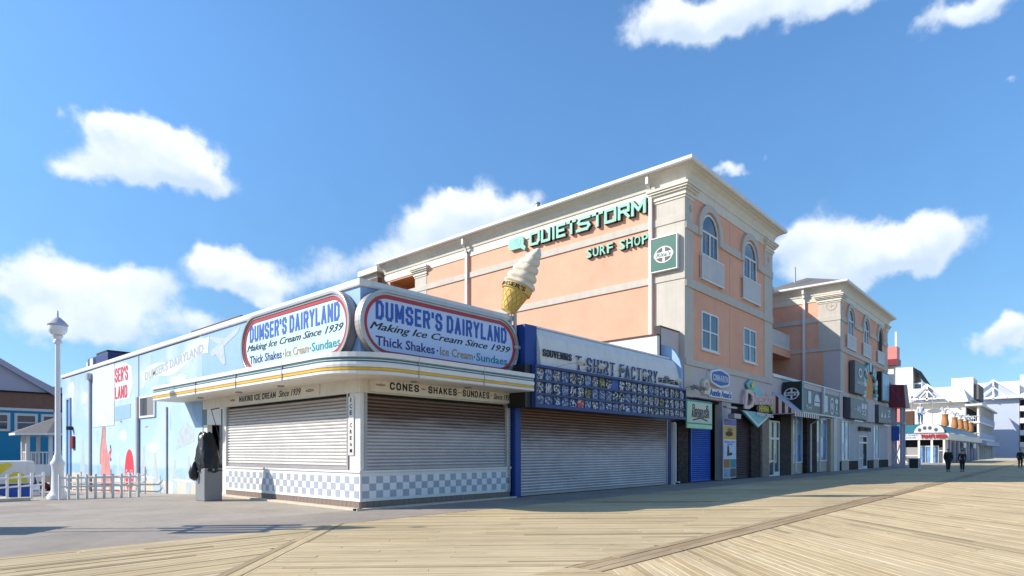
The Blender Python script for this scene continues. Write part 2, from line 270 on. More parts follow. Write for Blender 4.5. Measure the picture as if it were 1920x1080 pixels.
# ------------------------------------------------------------------ mesh helpers
ORG={}
class FR:
    def __init__(s,o,u,v,w): s.o,s.u,s.v,s.w=Vector(o),Vector(u),Vector(v),Vector(w)
    def __call__(s,a,b,c): return s.o+s.u*a+s.v*b+s.w*c
ID=FR((0,0,0),(1,0,0),(0,1,0),(0,0,1))
def FY(y): return FR((0,y,0),(1,0,0),(0,0,1),(0,-1,0))      # wall facing the boardwalk: u=X, v=Z, w=out
def FX(x): return FR((x,0,0),(0,-1,0),(0,0,1),(-1,0,0))     # wall facing left: u=-Y, v=Z, w=out
class MB:
    def __init__(s,f=ID): s.f=f; s.v=[]; s.p=[]; s.m=[]; s.mi=0
    def face(s,ps,raw=False):
        b=len(s.v); s.v+=[(Vector(q) if raw else s.f(*q)) for q in ps]; s.p.append(tuple(range(b,b+len(ps)))); s.m.append(s.mi)
    def add(s,vs,fs):
        b=len(s.v); s.v+=[s.f(*q) for q in vs]; s.p+=[tuple(b+i for i in f) for f in fs]; s.m+=[s.mi]*len(fs)
    def box(s,a0,a1,b0,b1,c0,c1,bev=0):
        if a0>a1:a0,a1=a1,a0
        if b0>b1:b0,b1=b1,b0
        if c0>c1:c0,c1=c1,c0
        if bev:
            e=bev
            s.ext([(a0+e,b0),(a1-e,b0),(a1,b0+e),(a1,b1-e),(a1-e,b1),(a0+e,b1),(a0,b1-e),(a0,b0+e)],c0,c1); return s
        s.add([(a0,b0,c0),(a1,b0,c0),(a1,b1,c0),(a0,b1,c0),(a0,b0,c1),(a1,b0,c1),(a1,b1,c1),(a0,b1,c1)],
              [(3,2,1,0),(4,5,6,7),(0,1,5,4),(1,2,6,5),(2,3,7,6),(3,0,4,7)]); return s
    def ext(s,poly,c0,c1):
        n=len(poly); s.add([(a,b,c0) for a,b in poly]+[(a,b,c1) for a,b in poly],
          [tuple(reversed(range(n))),tuple(range(n,2*n))]+[(i,(i+1)%n,n+(i+1)%n,n+i) for i in range(n)]); return s
    def ring(s,o,i_,c0,c1):
        n=len(o); V=[(a,b,c0) for a,b in o]+[(a,b,c1) for a,b in o]+[(a,b,c0) for a,b in i_]+[(a,b,c1) for a,b in i_]; F=[]
        for i in range(n):
            j=(i+1)%n; F+=[(i,j,n+j,n+i),(n+i,n+j,3*n+j,3*n+i),(3*n+i,3*n+j,2*n+j,2*n+i),(2*n+i,2*n+j,j,i)]
        s.add(V,F); return s
    def tube(s,path,r,n=8,cap=True,raw=False):
        P=[Vector(q) if raw else s.f(*q) for q in path]; rs=r if isinstance(r,(list,tuple)) else [r]*len(P)
        b=len(s.v); up=None
        for i,q in enumerate(P):
            d=(P[min(i+1,len(P)-1)]-P[max(i-1,0)])
            if d.length<1e-9: d=Vector((0,0,1))
            d.normalize()
            a=(Vector((0,0,1)) if abs(d.z)<.9 else Vector((1,0,0))).cross(d).normalized(); c=d.cross(a)
            for k in range(n):
                t=2*math.pi*k/n; s.v.append(q+(a*math.cos(t)+c*math.sin(t))*rs[i])
        for i in range(len(P)-1):
            for k in range(n):
                s.p.append((b+i*n+k,b+i*n+(k+1)%n,b+(i+1)*n+(k+1)%n,b+(i+1)*n+k)); s.m.append(s.mi)
        if cap:
            s.p.append(tuple(b+k for k in reversed(range(n)))); s.p.append(tuple(b+(len(P)-1)*n+k for k in range(n))); s.m+=[s.mi]*2
        return s
    def lathe(s,prof,x,y,n=20,z0=0):
        b=len(s.v)
        for r,z in prof:
            for k in range(n):
                t=2*math.pi*k/n; s.v.append(s.f(x+r*math.cos(t),y+r*math.sin(t),z0+z))
        for i in range(len(prof)-1):
            for k in range(n): s.p.append((b+i*n+k,b+i*n+(k+1)%n,b+(i+1)*n+(k+1)%n,b+(i+1)*n+k)); s.m.append(s.mi)
        s.p.append(tuple(b+k for k in reversed(range(n)))); s.p.append(tuple(b+(len(prof)-1)*n+k for k in range(n))); s.m+=[s.mi]*2
        return s
    def build(s,name,mats,parent=None,smooth=False,org=None,bevel=0,local=False):
        if isinstance(mats,str) or not isinstance(mats,(list,tuple)): mats=[mats]
        mats=[M[x] if isinstance(x,str) else x for x in mats]
        o0=Vector((0,0,0))
        if parent is not None: o0=ORG[parent.name]
        elif org is not None: o0=Vector(org)
        if local: o0=Vector((0,0,0))
        me=bpy.data.meshes.new(name); me.from_pydata([tuple(q-o0) for q in s.v],[],s.p)
        for x in mats: me.materials.append(x)
        me.polygons.foreach_set('material_index',s.m)
        if smooth: me.polygons.foreach_set('use_smooth',[True]*len(s.p))
        me.update()
        o=bpy.data.objects.new(name,me); C.objects.link(o)
        if parent is not None: o.parent=parent; ORG[o.name]=o0
        else: o.location=o0; ORG[o.name]=o0
        if smooth: 
            try: me.set_sharp_from_angle(angle=R(40))
            except Exception: pass
        if bevel:
            bm=o.modifiers.new('bevel','BEVEL'); bm.width=bevel; bm.segments=2; bm.limit_method='ANGLE'
        return o
def tag(o,label=None,cat=None,group=None,kind=None):
    if label: o['label']=label
    if cat: o['category']=cat
    if group: o['group']=group
    if kind: o['kind']=kind
    return o
def thing(name,label,cat,loc,group=None,rz=0):
    o=bpy.data.objects.new(name,None); o.empty_display_size=.3; C.objects.link(o); o.location=loc; o.rotation_euler=(0,0,rz)
    ORG[o.name]=Vector(loc); return tag(o,label,cat,group)
def piece(me,name,parent,pos,rz=0,sc=None):
    o=bpy.data.objects.new(name,me); C.objects.link(o); o.parent=parent; o.location=Vector(pos)-ORG[parent.name]; o.rotation_euler=(0,0,rz)
    if sc: o.scale=sc
    return o
SPLIT={'pier','pillar','column','storefront_pier','shop_opening','storefront_opening','light_tube','dark_plinth','slit_window','side_window','dark_window','hanging_sign','rear_wall','recessed_light','post','window_row','end_wall','lower_wall','food_picture','cross_beam','splice_plate','side_wall','white_trim','rear_wall','recess_wall','sign_bracket','sign_edge','window_poster','divider','louvre_panel','canopy_end','coping','sign_stripe','party_wall','soffit_shadow','marquee_trim','balcony_rail'}
def B(name,mats,parent,f,*boxes,**k):
    if parent is not None and name in SPLIT and len(boxes)>1:
        for b in boxes: o=B(name,mats,parent,f,b,**k)
        return o
    m=MB(f)
    for b in boxes: m.box(*b)
    return m.build(name,mats,parent,**k)
_tc={}
def textgeo(s,bold=0,shear=0,res=2):
    k=(s,bold,shear,res)
    if k in _tc: return _tc[k]
    cu=bpy.data.curves.new('t','FONT'); cu.body=s; cu.size=1; cu.offset=bold; cu.shear=shear; cu.resolution_u=res; cu.extrude=.5; cu.space_line=.9; cu.align_x='CENTER' if '\n' in s else 'LEFT'
    ob=bpy.data.objects.new('t',cu); C.objects.link(ob)
    dg=bpy.context.evaluated_depsgraph_get(); me=bpy.data.meshes.new_from_object(ob.evaluated_get(dg))
    vs=[v.co.copy() for v in me.vertices]; fs=[tuple(p.vertices) for p in me.polygons]
    bpy.data.objects.remove(ob); bpy.data.meshes.remove(me)
    xs=[v.x for v in vs]; ys=[v.y for v in vs]; bb=(min(xs),max(xs),min(ys),max(ys))
    _tc[k]=(vs,fs,bb); return _tc[k]
def text(mb,s,u0,u1,v0,v1,w0,w1,bold=0,shear=0,ref=None,skew=0,arc=0):
    vs,fs,bb=textgeo(s,bold,shear)
    if ref:                                    # keep cap-height of the reference string
        rb=textgeo(ref,bold,shear)[2]; y0,y1=rb[2],rb[3]
    else: y0,y1=bb[2],bb[3]
    V=[]
    for q in vs:
        t=(q.x-bb[0])/(bb[1]-bb[0]); V.append((u0+t*(u1-u0),v0+(q.y-y0)/(y1-y0)*(v1-v0)+skew*t+arc*(1-(2*t-1)**2),w0+(q.z+.5)*(w1-w0)))
    mb.add(V,fs)
def lettering(s,mat,parent,f,u0,u1,v0,v1,w0,w1,name='lettering',**k):
    m=MB(f); text(m,s,u0,u1,v0,v1,w0,w1,**k); return m.build(name,mat,parent)
BF={'D':[[(0,0),(0,1),(.65,1),(1,.8),(1,.2),(.65,0),(0,0)]],'U':[[(0,1),(0,.18),(.25,0),(.75,0),(1,.18),(1,1)]],'M':[[(0,0),(0,1),(.5,.25),(1,1),(1,0)]],
'S':[[(1,.76),(1,.85),(.75,1),(.25,1),(0,.85),(0,.68),(.2,.55),(.8,.45),(1,.32),(1,.15),(.75,0),(.25,0),(0,.15),(0,.24)]],'E':[[(1,1),(0,1),(0,0),(1,0)],[(0,.5),(.85,.5)]],
'R':[[(0,0),(0,1),(.75,1),(1,.88),(1,.62),(.75,.5),(0,.5)],[(.6,.5),(1,0)]],'A':[[(0,0),(.5,1),(1,0)],[(.18,.3),(.82,.3)]],'I':[[(.5,0),(.5,1)]],'Y':[[(0,1),(.5,.5),(1,1)],[(.5,.5),(.5,0)]],
'L':[[(0,1),(0,0),(1,0)]],'N':[[(0,0),(0,1),(1,0),(1,1)]],"'":[[(.5,1),(.5,.78)]],'B':[[(0,0),(0,1),(.7,1),(.95,.88),(.95,.62),(.7,.52),(0,.52)],[(.7,.52),(1,.4),(1,.12),(.75,0),(0,0)]],
'C':[[(1,.75),(1,.82),(.75,1),(.25,1),(0,.8),(0,.2),(.25,0),(.75,0),(1,.18),(1,.25)]],'F':[[(0,0),(0,1),(1,1)],[(0,.52),(.8,.52)]],'G':[[(1,.78),(1,.82),(.75,1),(.25,1),(0,.8),(0,.2),(.25,0),(.75,0),(1,.18),(1,.45),(.6,.45)]],
'H':[[(0,0),(0,1)],[(1,0),(1,1)],[(0,.5),(1,.5)]],'K':[[(0,0),(0,1)],[(1,1),(0,.4)],[(.35,.6),(1,0)]],'O':[[(.25,0),(0,.2),(0,.8),(.25,1),(.75,1),(1,.8),(1,.2),(.75,0),(.25,0)]],
'P':[[(0,0),(0,1),(.75,1),(1,.88),(1,.6),(.75,.48),(0,.48)]],'T':[[(0,1),(1,1)],[(.5,0),(.5,1)]],'V':[[(0,1),(.5,0),(1,1)]],'W':[[(0,1),(.25,0),(.5,.8),(.75,0),(1,1)]],'·':[[(.5,.42),(.5,.52)]]}
BWD={'I':0,"'":0,'·':0,'M':1.25,'W':1.35,'L':.85,'E':.88,'F':.85}
def block(mb,txt,u0,u1,v0,v1,w0,w1,t=.3,serif=False,gap=.42):
    ws=[(.35 if c==' ' else BWD.get(c,1)) for c in txt]; total=sum(w+(t if c!=' ' else 0) for w,c in zip(ws,txt))+gap*(len(txt)-1)
    k=(u1-u0)/total; th=t*k; u=u0; e=0; tv=min(th,(v1-v0)*.2)
    for c,w in zip(txt,ws):
        if c==' ': u+=(w+gap)*k; continue
        for P in BF[c]:
            pts=[(u+th/2+x*w*k,v0+tv/2+y*(v1-v0-tv)) for x,y in P]
            for i in range(len(pts)-1):
                a,b=Vector(pts[i]),Vector(pts[i+1]); d=(b-a); 
                if d.length<1e-6: continue
                d.normalize(); vert=abs(d.y); tt=(th*.5*vert+tv*.42*(1-vert)) if serif else (th*.5*vert+tv*.5*(1-vert)); n_=Vector((-d.y,d.x))*tt; ov=min(tt,.45*tv) ; e=(e+1)%7
                mb.ext([tuple(a-n_-d*ov),tuple(b-n_+d*ov),tuple(b+n_+d*ov),tuple(a+n_-d*ov)],w0,w1+.0005*e)
            if serif:
                for x,y in (pts[0],pts[-1]):
                    if min(abs(y-v0-tv/2),abs(y-v1+tv/2))<1e-4: mb.box(x-th*.85,x+th*.85,y-tv*.42,y+tv*.42,w0,w1+.004)
        u+=(w+t+gap)*k
def blk(s_,mat,parent,f,u0,u1,v0,v1,w0,w1,name='lettering',**k):
    m=MB(f); block(m,s_,u0,u1,v0,v1,w0,w1,**k); return m.build(name,mat,parent)
def stad(u0,u1,v0,v1,n=10,rmax=None):
    r=min((u1-u0),(v1-v0))/2
    if rmax: r=min(r,rmax)
    P=[]
    for cx,cy,a in ((u1-r,v0+r,-90),(u1-r,v1-r,0),(u0+r,v1-r,90),(u0+r,v0+r,180)):
        for k in range(n+1):
            t=R(a+90*k/n); P.append((cx+r*math.cos(t),cy+r*math.sin(t)))
    return P
def ell(cx,cy,rx,ry,n=20): return [(cx+rx*math.cos(2*math.pi*k/n),cy+ry*math.sin(2*math.pi*k/n)) for k in range(n)]
def sweep(mb,path,prof,closed=False):
    """profile (out,z) swept along a plan path whose outside is on the right-hand side of travel"""
    n=len(path); Nn=[]
    for i in range(n):
        ds=[]
        if closed or i>0: ds.append((Vector(path[i])-Vector(path[i-1])).normalized())
        if closed or i<n-1: ds.append((Vector(path[(i+1)%n])-Vector(path[i])).normalized())
        ns=[Vector((d.y,-d.x)) for d in ds]; a=sum(ns,Vector((0,0))); a.normalize()
        Nn.append(a/max(.2,a.dot(ns[0])))
    V=[(path[i][0]+Nn[i].x*o,path[i][1]+Nn[i].y*o,z) for i in range(n) for o,z in prof]; k=len(prof); F=[]
    for i in range(n if closed else n-1):
        j=(i+1)%n
        for a in range(k):
            b=(a+1)%k; F.append((i*k+a,j*k+a,j*k+b,i*k+b))
    if not closed: F+= [tuple(range(k)),tuple(reversed(range((n-1)*k,n*k)))]
    mb.add(V,F)
# ------------------------------------------------------------------ GROUND
tag(B('ground','sand',None,ID,(-2500,2500,-60,3000,-1.6,-1.25)),kind='structure')
tag(B('beach','sand',None,ID,(-2500,2500,-60,-8.4,-1.25,-.7)),kind='structure')
tag(B('sea',pm('sea_water',(.02,.09,.13),.08,bump=.6,bs=.8),None,ID,(-2500,2500,-3000,-60,-2,-1.15)),kind='structure')
tag(B('road','asphalt',None,ID,(-60,4.6,26.2,120,-1.25,-1.12),(4.6,60,60.5,120,-1.25,-1.12)),kind='structure')
def clip(poly,region):
    out=poly
    n=len(region)
    for i in range(n):
        ax,ay=region[i]; bx,by=region[(i+1)%n]; inp=out; out=[]
        if not inp: return []
        for j in range(len(inp)):
            p=inp[j]; q=inp[(j+1)%len(inp)]
            sp_=(bx-ax)*(p[1]-ay)-(by-ay)*(p[0]-ax); sq=(bx-ax)*(q[1]-ay)-(by-ay)*(q[0]-ax)
            if sp_>=0: out.append(p)
            if (sp_>=0)!=(sq>=0):
                t=sp_/(sp_-sq); out.append((p[0]+t*(q[0]-p[0]),p[1]+t*(q[1]-p[1])))
    return out
def inset(poly,d):
    n=len(poly); out=[]
    for i in range(n):
        p=Vector(poly[i]); a=(p-Vector(poly[i-1])); b=(Vector(poly[(i+1)%n])-p)
        if a.length<1e-6 or b.length<1e-6: return None
        a.normalize(); b.normalize(); na=Vector((-a.y,a.x)); nb=Vector((-b.y,b.x)); m=na+nb
        if m.length<1e-6: return None
        m.normalize(); q=p+m*(d/max(.35,m.dot(na))); out.append((q.x,q.y))
    return out
def area(p): return .5*sum(p[i-1][0]*p[i][1]-p[i][0]*p[i-1][1] for i in range(len(p)))
boards=[]   # (poly, dir, mat)
def lay(region,ang,w,phase=0,lmin=3.0,lmax=4.9,mat='deck',grey=0):
    d=Vector((math.cos(ang),math.sin(ang))); n=Vector((-d.y,d.x))
    us=[Vector(p).dot(d) for p in region]; vs=[Vector(p).dot(n) for p in region]
    v=math.floor(min(vs)/w)*w+phase
    while v<max(vs):
        rs=random.Random(int(v*1000)+int(ang*100))
        u=min(us)-rs.random()*lmax
        while u<max(us):
            l_=rs.uniform(lmin,lmax); poly=[tuple(d*a+n*b) for a,b in ((u,v),(u+l_-.003,v),(u+l_-.003,v+w-.011),(u,v+w-.011))]
            c=clip(poly,region)
            if len(c)>=3 and area(c)>.01:
                dark=rs.random(); r=rs.random()**.8
                boards.append((c,ang,mat,(r*.7+.3 if dark>.10 else r*.22),u,v))
            u+=l_
        v+=w
BW=.142
lay([(-30,11.3),(-30,-8),(-14.5,-10),(6.8,11.3)][0:1]+[(-30,-8),(-12.5,-8),(6.8,11.3)],0,BW)         # boards along the walk, left of the seam
lay([(-12.5,-8),(-12.0,-8),(7.3,11.3),(6.8,11.3)],R(45),.1768,phase=.055)
lay([(.85,4.85),(140,4.85),(140,11.3),(7.3,11.3)],R(-45),BW)
lay([(-12.0,-8),(6.5,-8),(6.5,4.85),(.85,4.85)],R(-45),BW)
lay([(6.5,4.3),(140,4.3),(140,4.85),(6.5,4.85)],0,.1833,phase=.13,lmin=3.5,lmax=5,mat='deck2')
lay([(6.5,-8),(140,-8),(140,4.3),(6.5,4.3)],R(45),BW)
bwk=tag(B('boardwalk',pm('joist_dark',(.06,.05,.04),.9),None,ID,(-30,140,-8.2,11.3,-1.2,-.05)),kind='structure')
fw=Vector((math.cos(R(41.9)),math.sin(R(41.9)))); rt=Vector((fw.y,-fw.x))
def vis(c):
    cx=sum(p[0] for p in c)/len(c); cy=sum(p[1] for p in c)/len(c); d=cx*fw.x+cy*fw.y; r=cx*rt.x+cy*rt.y
    if d<5.5 or abs(r/d)>.9: return 1e9
    return d
boards.sort(key=lambda b:vis(b[0]))
def boardmesh(lst,name):
    V=[];F=[];UV=[];RN=[]; MI=[]
    for c,ang,mat,r,uo,vo in lst:
        d=Vector((math.cos(ang),math.sin(ang))); n=Vector((-d.y,d.x)); ins=inset(c,.003)
        zt=random.uniform(-.003,.003)
        if ins is None or area(ins)<.003: ins=c
        b=len(V); k=len(c)
        V+=[(x,y,-.045) for x,y in c]+[(x,y,-.003+zt) for x,y in c]+[(x,y,zt) for x,y in ins]
        fs=[tuple(range(b+2*k,b+3*k))]+[(b+i,b+(i+1)%k,b+k+(i+1)%k,b+k+i) for i in range(k)]+[(b+k+i,b+k+(i+1)%k,b+2*k+(i+1)%k,b+2*k+i) for i in range(k)]
        F+=fs; ru=r*50+vo*7.3
        for f in fs:
            RN.append(r); MI.append(0 if mat=='deck' else 1)
            for i in f:
                q=Vector(V[i][:2]); UV.append((q.dot(d)+ru,q.dot(n)+ru*.37))
    me=bpy.data.meshes.new(name); me.from_pydata(V,[],F); me.materials.append(M['deck']); me.materials.append(M['deck2'])
    me.polygons.foreach_set('material_index',MI)
    u=me.uv_layers.new(name='UVMap'); u.data.foreach_set('uv',[x for t in UV for x in t])
    a=me.attributes.new('rnd','FLOAT','FACE'); a.data.foreach_set('value',RN)
    o=bpy.data.objects.new(name,me); C.objects.link(o); o.parent=bwk; return o
for b in boards[:290]: boardmesh([b],'board')
tag(boardmesh(boards[290:],'far_boards'),kind='stuff')
# pavement
pv=tag(MB().build('pavement','joint'),kind='structure'); bpy.data.objects.remove(pv)
m=MB(); m.box(-40,130,11.31,22,-1.3,-.012)
m.add([(-40,22,-1.3),(-40,22,-.012),(-40,25.9,-.15),(-40,25.9,-1.3),(4.9,22,-1.3),(4.9,22,-.012),(4.9,25.9,-.15),(4.9,25.9,-1.3)],[(0,1,2,3),(7,6,5,4),(1,5,6,2),(3,2,6,7)])
m.add([(4.9,22,-.012),(9.4,22,-.012),(9.4,60,-1.38),(4.9,60,-1.38),(4.9,22,-1.3),(4.9,60,-1.5)],[(0,1,2,3),(4,0,3,5)])
m.box(9.4,130,22,60,-1.3,-.014)
pv=tag(m.build('pavement','joint'),kind='structure'); 
def slab(x0,x1,y0,y1,mat,g=.008):
    zf=lambda y:0 if y<=22 else -(y-22)*.036
    b=MB(); z0,z1=zf(y0),zf(y1); a,c,d,e=x0+g,x1-g,y0+g,y1-g
    b.add([(a,d,z0-.05),(c,d,z0-.05),(c,e,z1-.05),(a,e,z1-.05),(a,d,z0),(c,d,z0),(c,e,z1),(a,e,z1)],[(4,5,6,7),(0,1,5,4),(1,2,6,5),(2,3,7,6),(3,0,4,7)])
    b.build('slab',mat,pv)
ys=[11.32,13.6,16.4,19.2,22,25.88]
for i in range(6):
    for j in range(5):
        x0=-7+i*2.8; x1=x0+2.8
        if i==5: x1=9.28
        slab(x0,x1,ys[j],ys[j+1],('concrete','concrete2')[(i*2+j*3)%5==0 or j==0])
for i in range(30): slab(9.28+i*3,12.28+i*3,11.32,13.62,'concrete2')
slab(-40,-7,11.32,22,'concrete'); slab(-40,-7,22,25.88,'concrete')
slab(4.92,9.28,25.88,34,'concrete'); slab(4.92,9.28,34,44,'concrete'); slab(4.92,14,44,60,'concrete'); slab(74,130,13.62,21.9,'concrete')
tag(B('kerb','curb',None,ID,(-40,4.6,25.9,26.15,-1.2,-.02),(4.62,4.88,25.9,44,-1.2,-.3),(9.04,9.27,13.45,23.6,-.01,.045),(9.04,15.2,13.42,13.6,-.01,.045)),kind='structure')
# ------------------------------------------------------------------ roller shutters
def slatmesh(len_,h=.094,name='slat'):
    pr=[(-.02,0),(.012,.003),(.038,h*.28),(.044,h*.48),(.032,h*.74),(-.006,h*.88),(-.02,h)]
    me=bpy.data.meshes.new(name); V=[(x,-o,z) for x in (0,len_) for o,z in pr]; k=len(pr)
    F=[(i,k+i,k+i+1,i+1) for i in range(k-1)]; me.from_pydata(V,[],F); me.polygons.foreach_set('use_smooth',[True]*len(F)); return me
def shutter(parent,f,u0,u1,v0,v1,mat,rz,h=.094,name='roller_shutter',bar='galvd'):
    """f maps; rz rotates the slat (built along +X facing -Y)"""
    sh=B(name,bar,parent,f,(u0,u1,v0,v0+.09,-.02,.05),(u0-.07,u0,v0-.02,v1,-.03,.07),(u1,u1+.07,v0-.02,v1,-.03,.07))
    me=slatmesh(u1-u0,h); me.materials.append(M[mat]); v=v0+.09
    while v+h<=v1+.02:
        piece(me,'slat',sh,f(u0,v,.01),rz); v+=h
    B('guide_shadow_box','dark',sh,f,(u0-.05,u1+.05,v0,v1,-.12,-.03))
    return sh
# ================================================================== ICE CREAM SHOP
DX,DY=9.29,13.65
fL,fF=FX(DX),FY(DY)
shop=thing('ice_cream_shop','light blue corner ice cream shop with painted mural wall, curved striped canopy and steel shutters','building',(DX,DY,0))
B('mural_wall','mural',shop,ID,(DX,DX+.25,23.7,43.9,-1.6,5.86))
B('upper_wall','blue_wall',shop,ID,(DX+.003,DX+.25,DY,23.7,3.6,5.86),(DX+.25,15.2,DY+.003,DY+.25,3.6,5.86))
tag(B('rear_wall','blue_wall',shop,ID,(DX+.25,15.2,43.6,43.88,-1.6,5.8),(14.95,15.2,14,43.6,0,5.6)))
B('roof_deck','roof',shop,ID,(DX+.25,14.95,DY+.25,43.6,5.2,5.35))
m=MB(); sweep(m,[(DX+.02,43.95),(DX+.02,DY+.02),(15.2,DY+.02)],[(-.28,5.84),(.07,5.84),(.09,5.88),(.09,6.0),(.06,6.03),(-.28,6.03)]); m.build('coping','white',shop)
B('coping_flashing','black',shop,ID,(DX-.012,DX,24,43.9,5.795,5.82))
# header, piers, counter
B('header','cream',shop,ID,(DX+.001,DX+.2,14.2,23.7,3.07,3.6),(DX+.2,15.2,DY+.001,DY+.2,3.07,3.6),(DX+.001,DX+.2,DY+.001,14.2,3.07,3.6))
B('corner_column','white',shop,ID,(DX+.04,DX+.22,DY+.05,14.2,1.02,3.07),bevel=.012)
B('pier','white',shop,ID,(DX+.02,DX+.2,21.75,22.15,0,3.07),(14.98,15.12,DY+.03,DY+.2,.9,3.07),(DX+.03,DX+.2,23.35,23.7,-.1,2.5))
B('recess_wall','white',shop,ID,(DX+.6,DX+.8,21.9,23.7,-.2,3.07),(DX+.2,DX+.8,21.75,21.9,0,3.07))
B('recess_header','white',shop,ID,(DX+.02,DX+.6,22.15,23.35,2.5,3.07))
ctr=B('counter_wall','white',shop,ID,(DX,DX+.2,DY,21.72,.2,.96),(DX+.2,15.14,DY,DY+.2,.2,.96),bevel=.008)
B('counter_ledge','white2',ctr,ID,(DX-.03,DX+.25,DY-.03,21.74,.962,1.02),(DX+.25,15.16,DY-.03,DY+.25,.962,1.02))
def tileme(mat,w,h):
    b=MB(); b.add([(0,-.004,0),(w,-.004,0),(w,-.004,h),(0,-.004,h),(-.002,0,-.002),(w+.002,0,-.002),(w+.002,0,h+.002),(-.002,0,h+.002)],[(0,1,2,3),(4,5,1,0),(5,6,2,1),(6,7,3,2),(7,4,0,3)])
    me=bpy.data.meshes.new('tile'); me.from_pydata([tuple(v) for v in b.v],[],b.p); me.materials.append(M[mat]); return me
tb,tw=tileme('tile_b',.219,.188),tileme('tile_w',.219,.188)
for k in range(26):
    for r in range(3): piece(tb if (k+r)%2==0 else tw,'tile',ctr,(DX+.06+k*.222,DY-.001,.29+r*.191))
for k in range(36):
    for r in range(3):
        if (k+r)%2==0: piece(tb,'tile',ctr,(DX-.001,DY+.05+.222*(k+1),.29+r*.191),R(-90))
bs=B('base_course','joint',shop,ID,(DX+.02,DX+.2,DY+.02,21.74,0,.2),(DX+.2,15.14,DY+.02,DY+.2,0,.2))
bt=bpy.data.meshes.new('base_brick'); b=MB(); b.box(0,.19,-.025,0,.005,.193); bt.from_pydata([tuple(v) for v in b.v],[],b.p); bt.materials.append(M['brownbase'])
for k in range(29): piece(bt,'base_brick',bs,(DX+.02+k*.2,DY+.02,0))
for k in range(40): piece(bt,'base_brick',bs,(DX+.02,DY+.02+.2*(k+1),0),R(-90))
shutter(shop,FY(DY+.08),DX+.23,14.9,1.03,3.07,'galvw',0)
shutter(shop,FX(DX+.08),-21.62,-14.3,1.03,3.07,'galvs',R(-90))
# awning crank and cables at the far end of the side shutter
m=MB(); m.tube([(DX-.25,22.3,3.0),(DX-.1,21.95,1.9)],.012); m.tube([(DX-.25,22.3,3.0),(DX-.25,21.7,3.02)],.02); m.tube([(DX-.1,21.8,3.0),(DX-.1,21.8,.1)],.02); m.build('awning_cables','black',shop)
m=MB(); m.tube([(15.02,DY-.06,3.0),(15.02,DY-.06,.2)],.018)
for i in range(28): m.lathe([(.02,0),(.033,.02),(.033,.05),(.02,.07)],15.02,DY-.06,8,.25+i*.095)
m.build('shutter_chain','galvd',shop)
# canopy
CX_,CY_=8.2,12.42
cpath=[(CX_,25.4),(CX_,CY_+1.7)]+[(CX_+1.5+1.5*math.cos(R(180+90*k/12)),CY_+1.5+1.5*math.sin(R(180+90*k/12))) for k in range(13)]+[(14.85,CY_)]
cp=[Vector(p) for p in cpath]
canopy=MB(); sweep(canopy,cpath,[(-.12,3.36),(0,3.36),(.03,3.38),(.03,3.44),(0,3.45),(0,3.53),(.035,3.54),(.045,3.60),(.035,3.66),(0,3.665),(0,3.70),(.02,3.705),(.02,3.72),(0,3.725),(0,3.77),(.05,3.78),(.05,3.90),(-.12,3.90)])
cano=canopy.build('canopy','white2',shop); cano.location.z=.055
m=MB()
def capfaces(m,z,flip=False):
    P=cpath
    quads=[[(CX_+.03,25.4),(CX_+.03,CY_+1.7),(9.3,CY_+1.7),(9.3,25.4)]]
    arc=P[1:15]
    quads.append([(9.3,CY_+1.7)]+[(max(x,CX_+.02),max(y,CY_+.02)) for x,y in arc]+[(CX_+1.5,13.66),(9.3,13.66)])
    quads.append([(CX_+1.5,CY_+.02),(14.83,CY_+.02),(14.83,13.66),(CX_+1.5,13.66)])
    for q in quads: m.face([(x,y,z) for x,y in (reversed(q) if flip else q)])
capfaces(m,3.893); m.build('canopy_top','roof',cano)
m=MB(); capfaces(m,3.362,True); m.build('soffit','cream',cano)
for z0,z1,o,mt,nm in ((3.727,3.768,.022,'teal','teal_stripe'),(3.668,3.70,.022,'teal','teal_stripe'),(3.455,3.528,.03,'yellow','yellow_stripe')):
    m=MB(); sweep(m,cpath,[(-.01,z0),(o,z0+.008),(o,z1-.008),(-.01,z1)]); m.build(nm,mt,cano)
B('canopy_end','white2',cano,ID,(CX_+.02,9.28,25.32,25.4,3.37,3.88),(14.8,14.85,CY_+.02,13.64,3.37,3.88))
for y in (22.5,19.5,16.8):
    m=MB(); m.lathe([(.10,0),(.10,-.03),(.07,-.035)],8.75,y,14,3.36); m.build('recessed_light','grey',cano)
for x in (10.6,12.6):
    m=MB(); m.lathe([(.10,0),(.10,-.03),(.07,-.035)],x,13.05,14,3.36); m.build('recessed_light','grey',cano)
# joints in the canopy bands
B('splice_plate','galvd',cano,ID,(10.2,10.215,CY_-.053,CY_,3.37,3.89),(12.6,12.615,CY_-.053,CY_,3.37,3.89),(CX_-.053,CX_,15.6,15.615,3.37,3.89),(CX_-.053,CX_,18.4,18.415,3.37,3.89),(CX_-.053,CX_,21.4,21.415,3.37,3.89))
# mural pieces (flat paint)
def paint(name,mat,poly,w=.004,f=fL): m=MB(f); m.ext(poly,.0005,w); return m.build(name,mat,shop)
paint('blue_bracket_panel','blue_wall',[(-24.7,3.36),(-24.5,2.95),(-24.2,2.65),(-23.7,2.45),(-23.7,3.36)],.02)
paint('white_patch_panel','pwhite',[(-37.6,2.8),(-34.1,2.8),(-34.1,5.78),(-37.6,5.78)],.02)
rib=[];rb2=[]
for k in range(17):
    t=k/16; u=-30.2+t*7.0; v=4.72+.62*t+.14*math.sin(t*9); rib.append((u,v+.28)); rb2.append((u,v-.28))
paint('ribbon_banner','pwhite',[(-30.2,4.3),(-29.9,4.4),]+rb2[1:]+[(-23.1,5.75)]+list(reversed(rib)),.004)
m=MB(fL); text(m,"DUMSER'S DAIRYLAND",-29.8,-23.6,4.62,4.98,.005,.008,bold=.015,skew=.55); m.build('ribbon_lettering','pgrey',shop)
plane_o=MB(fL)
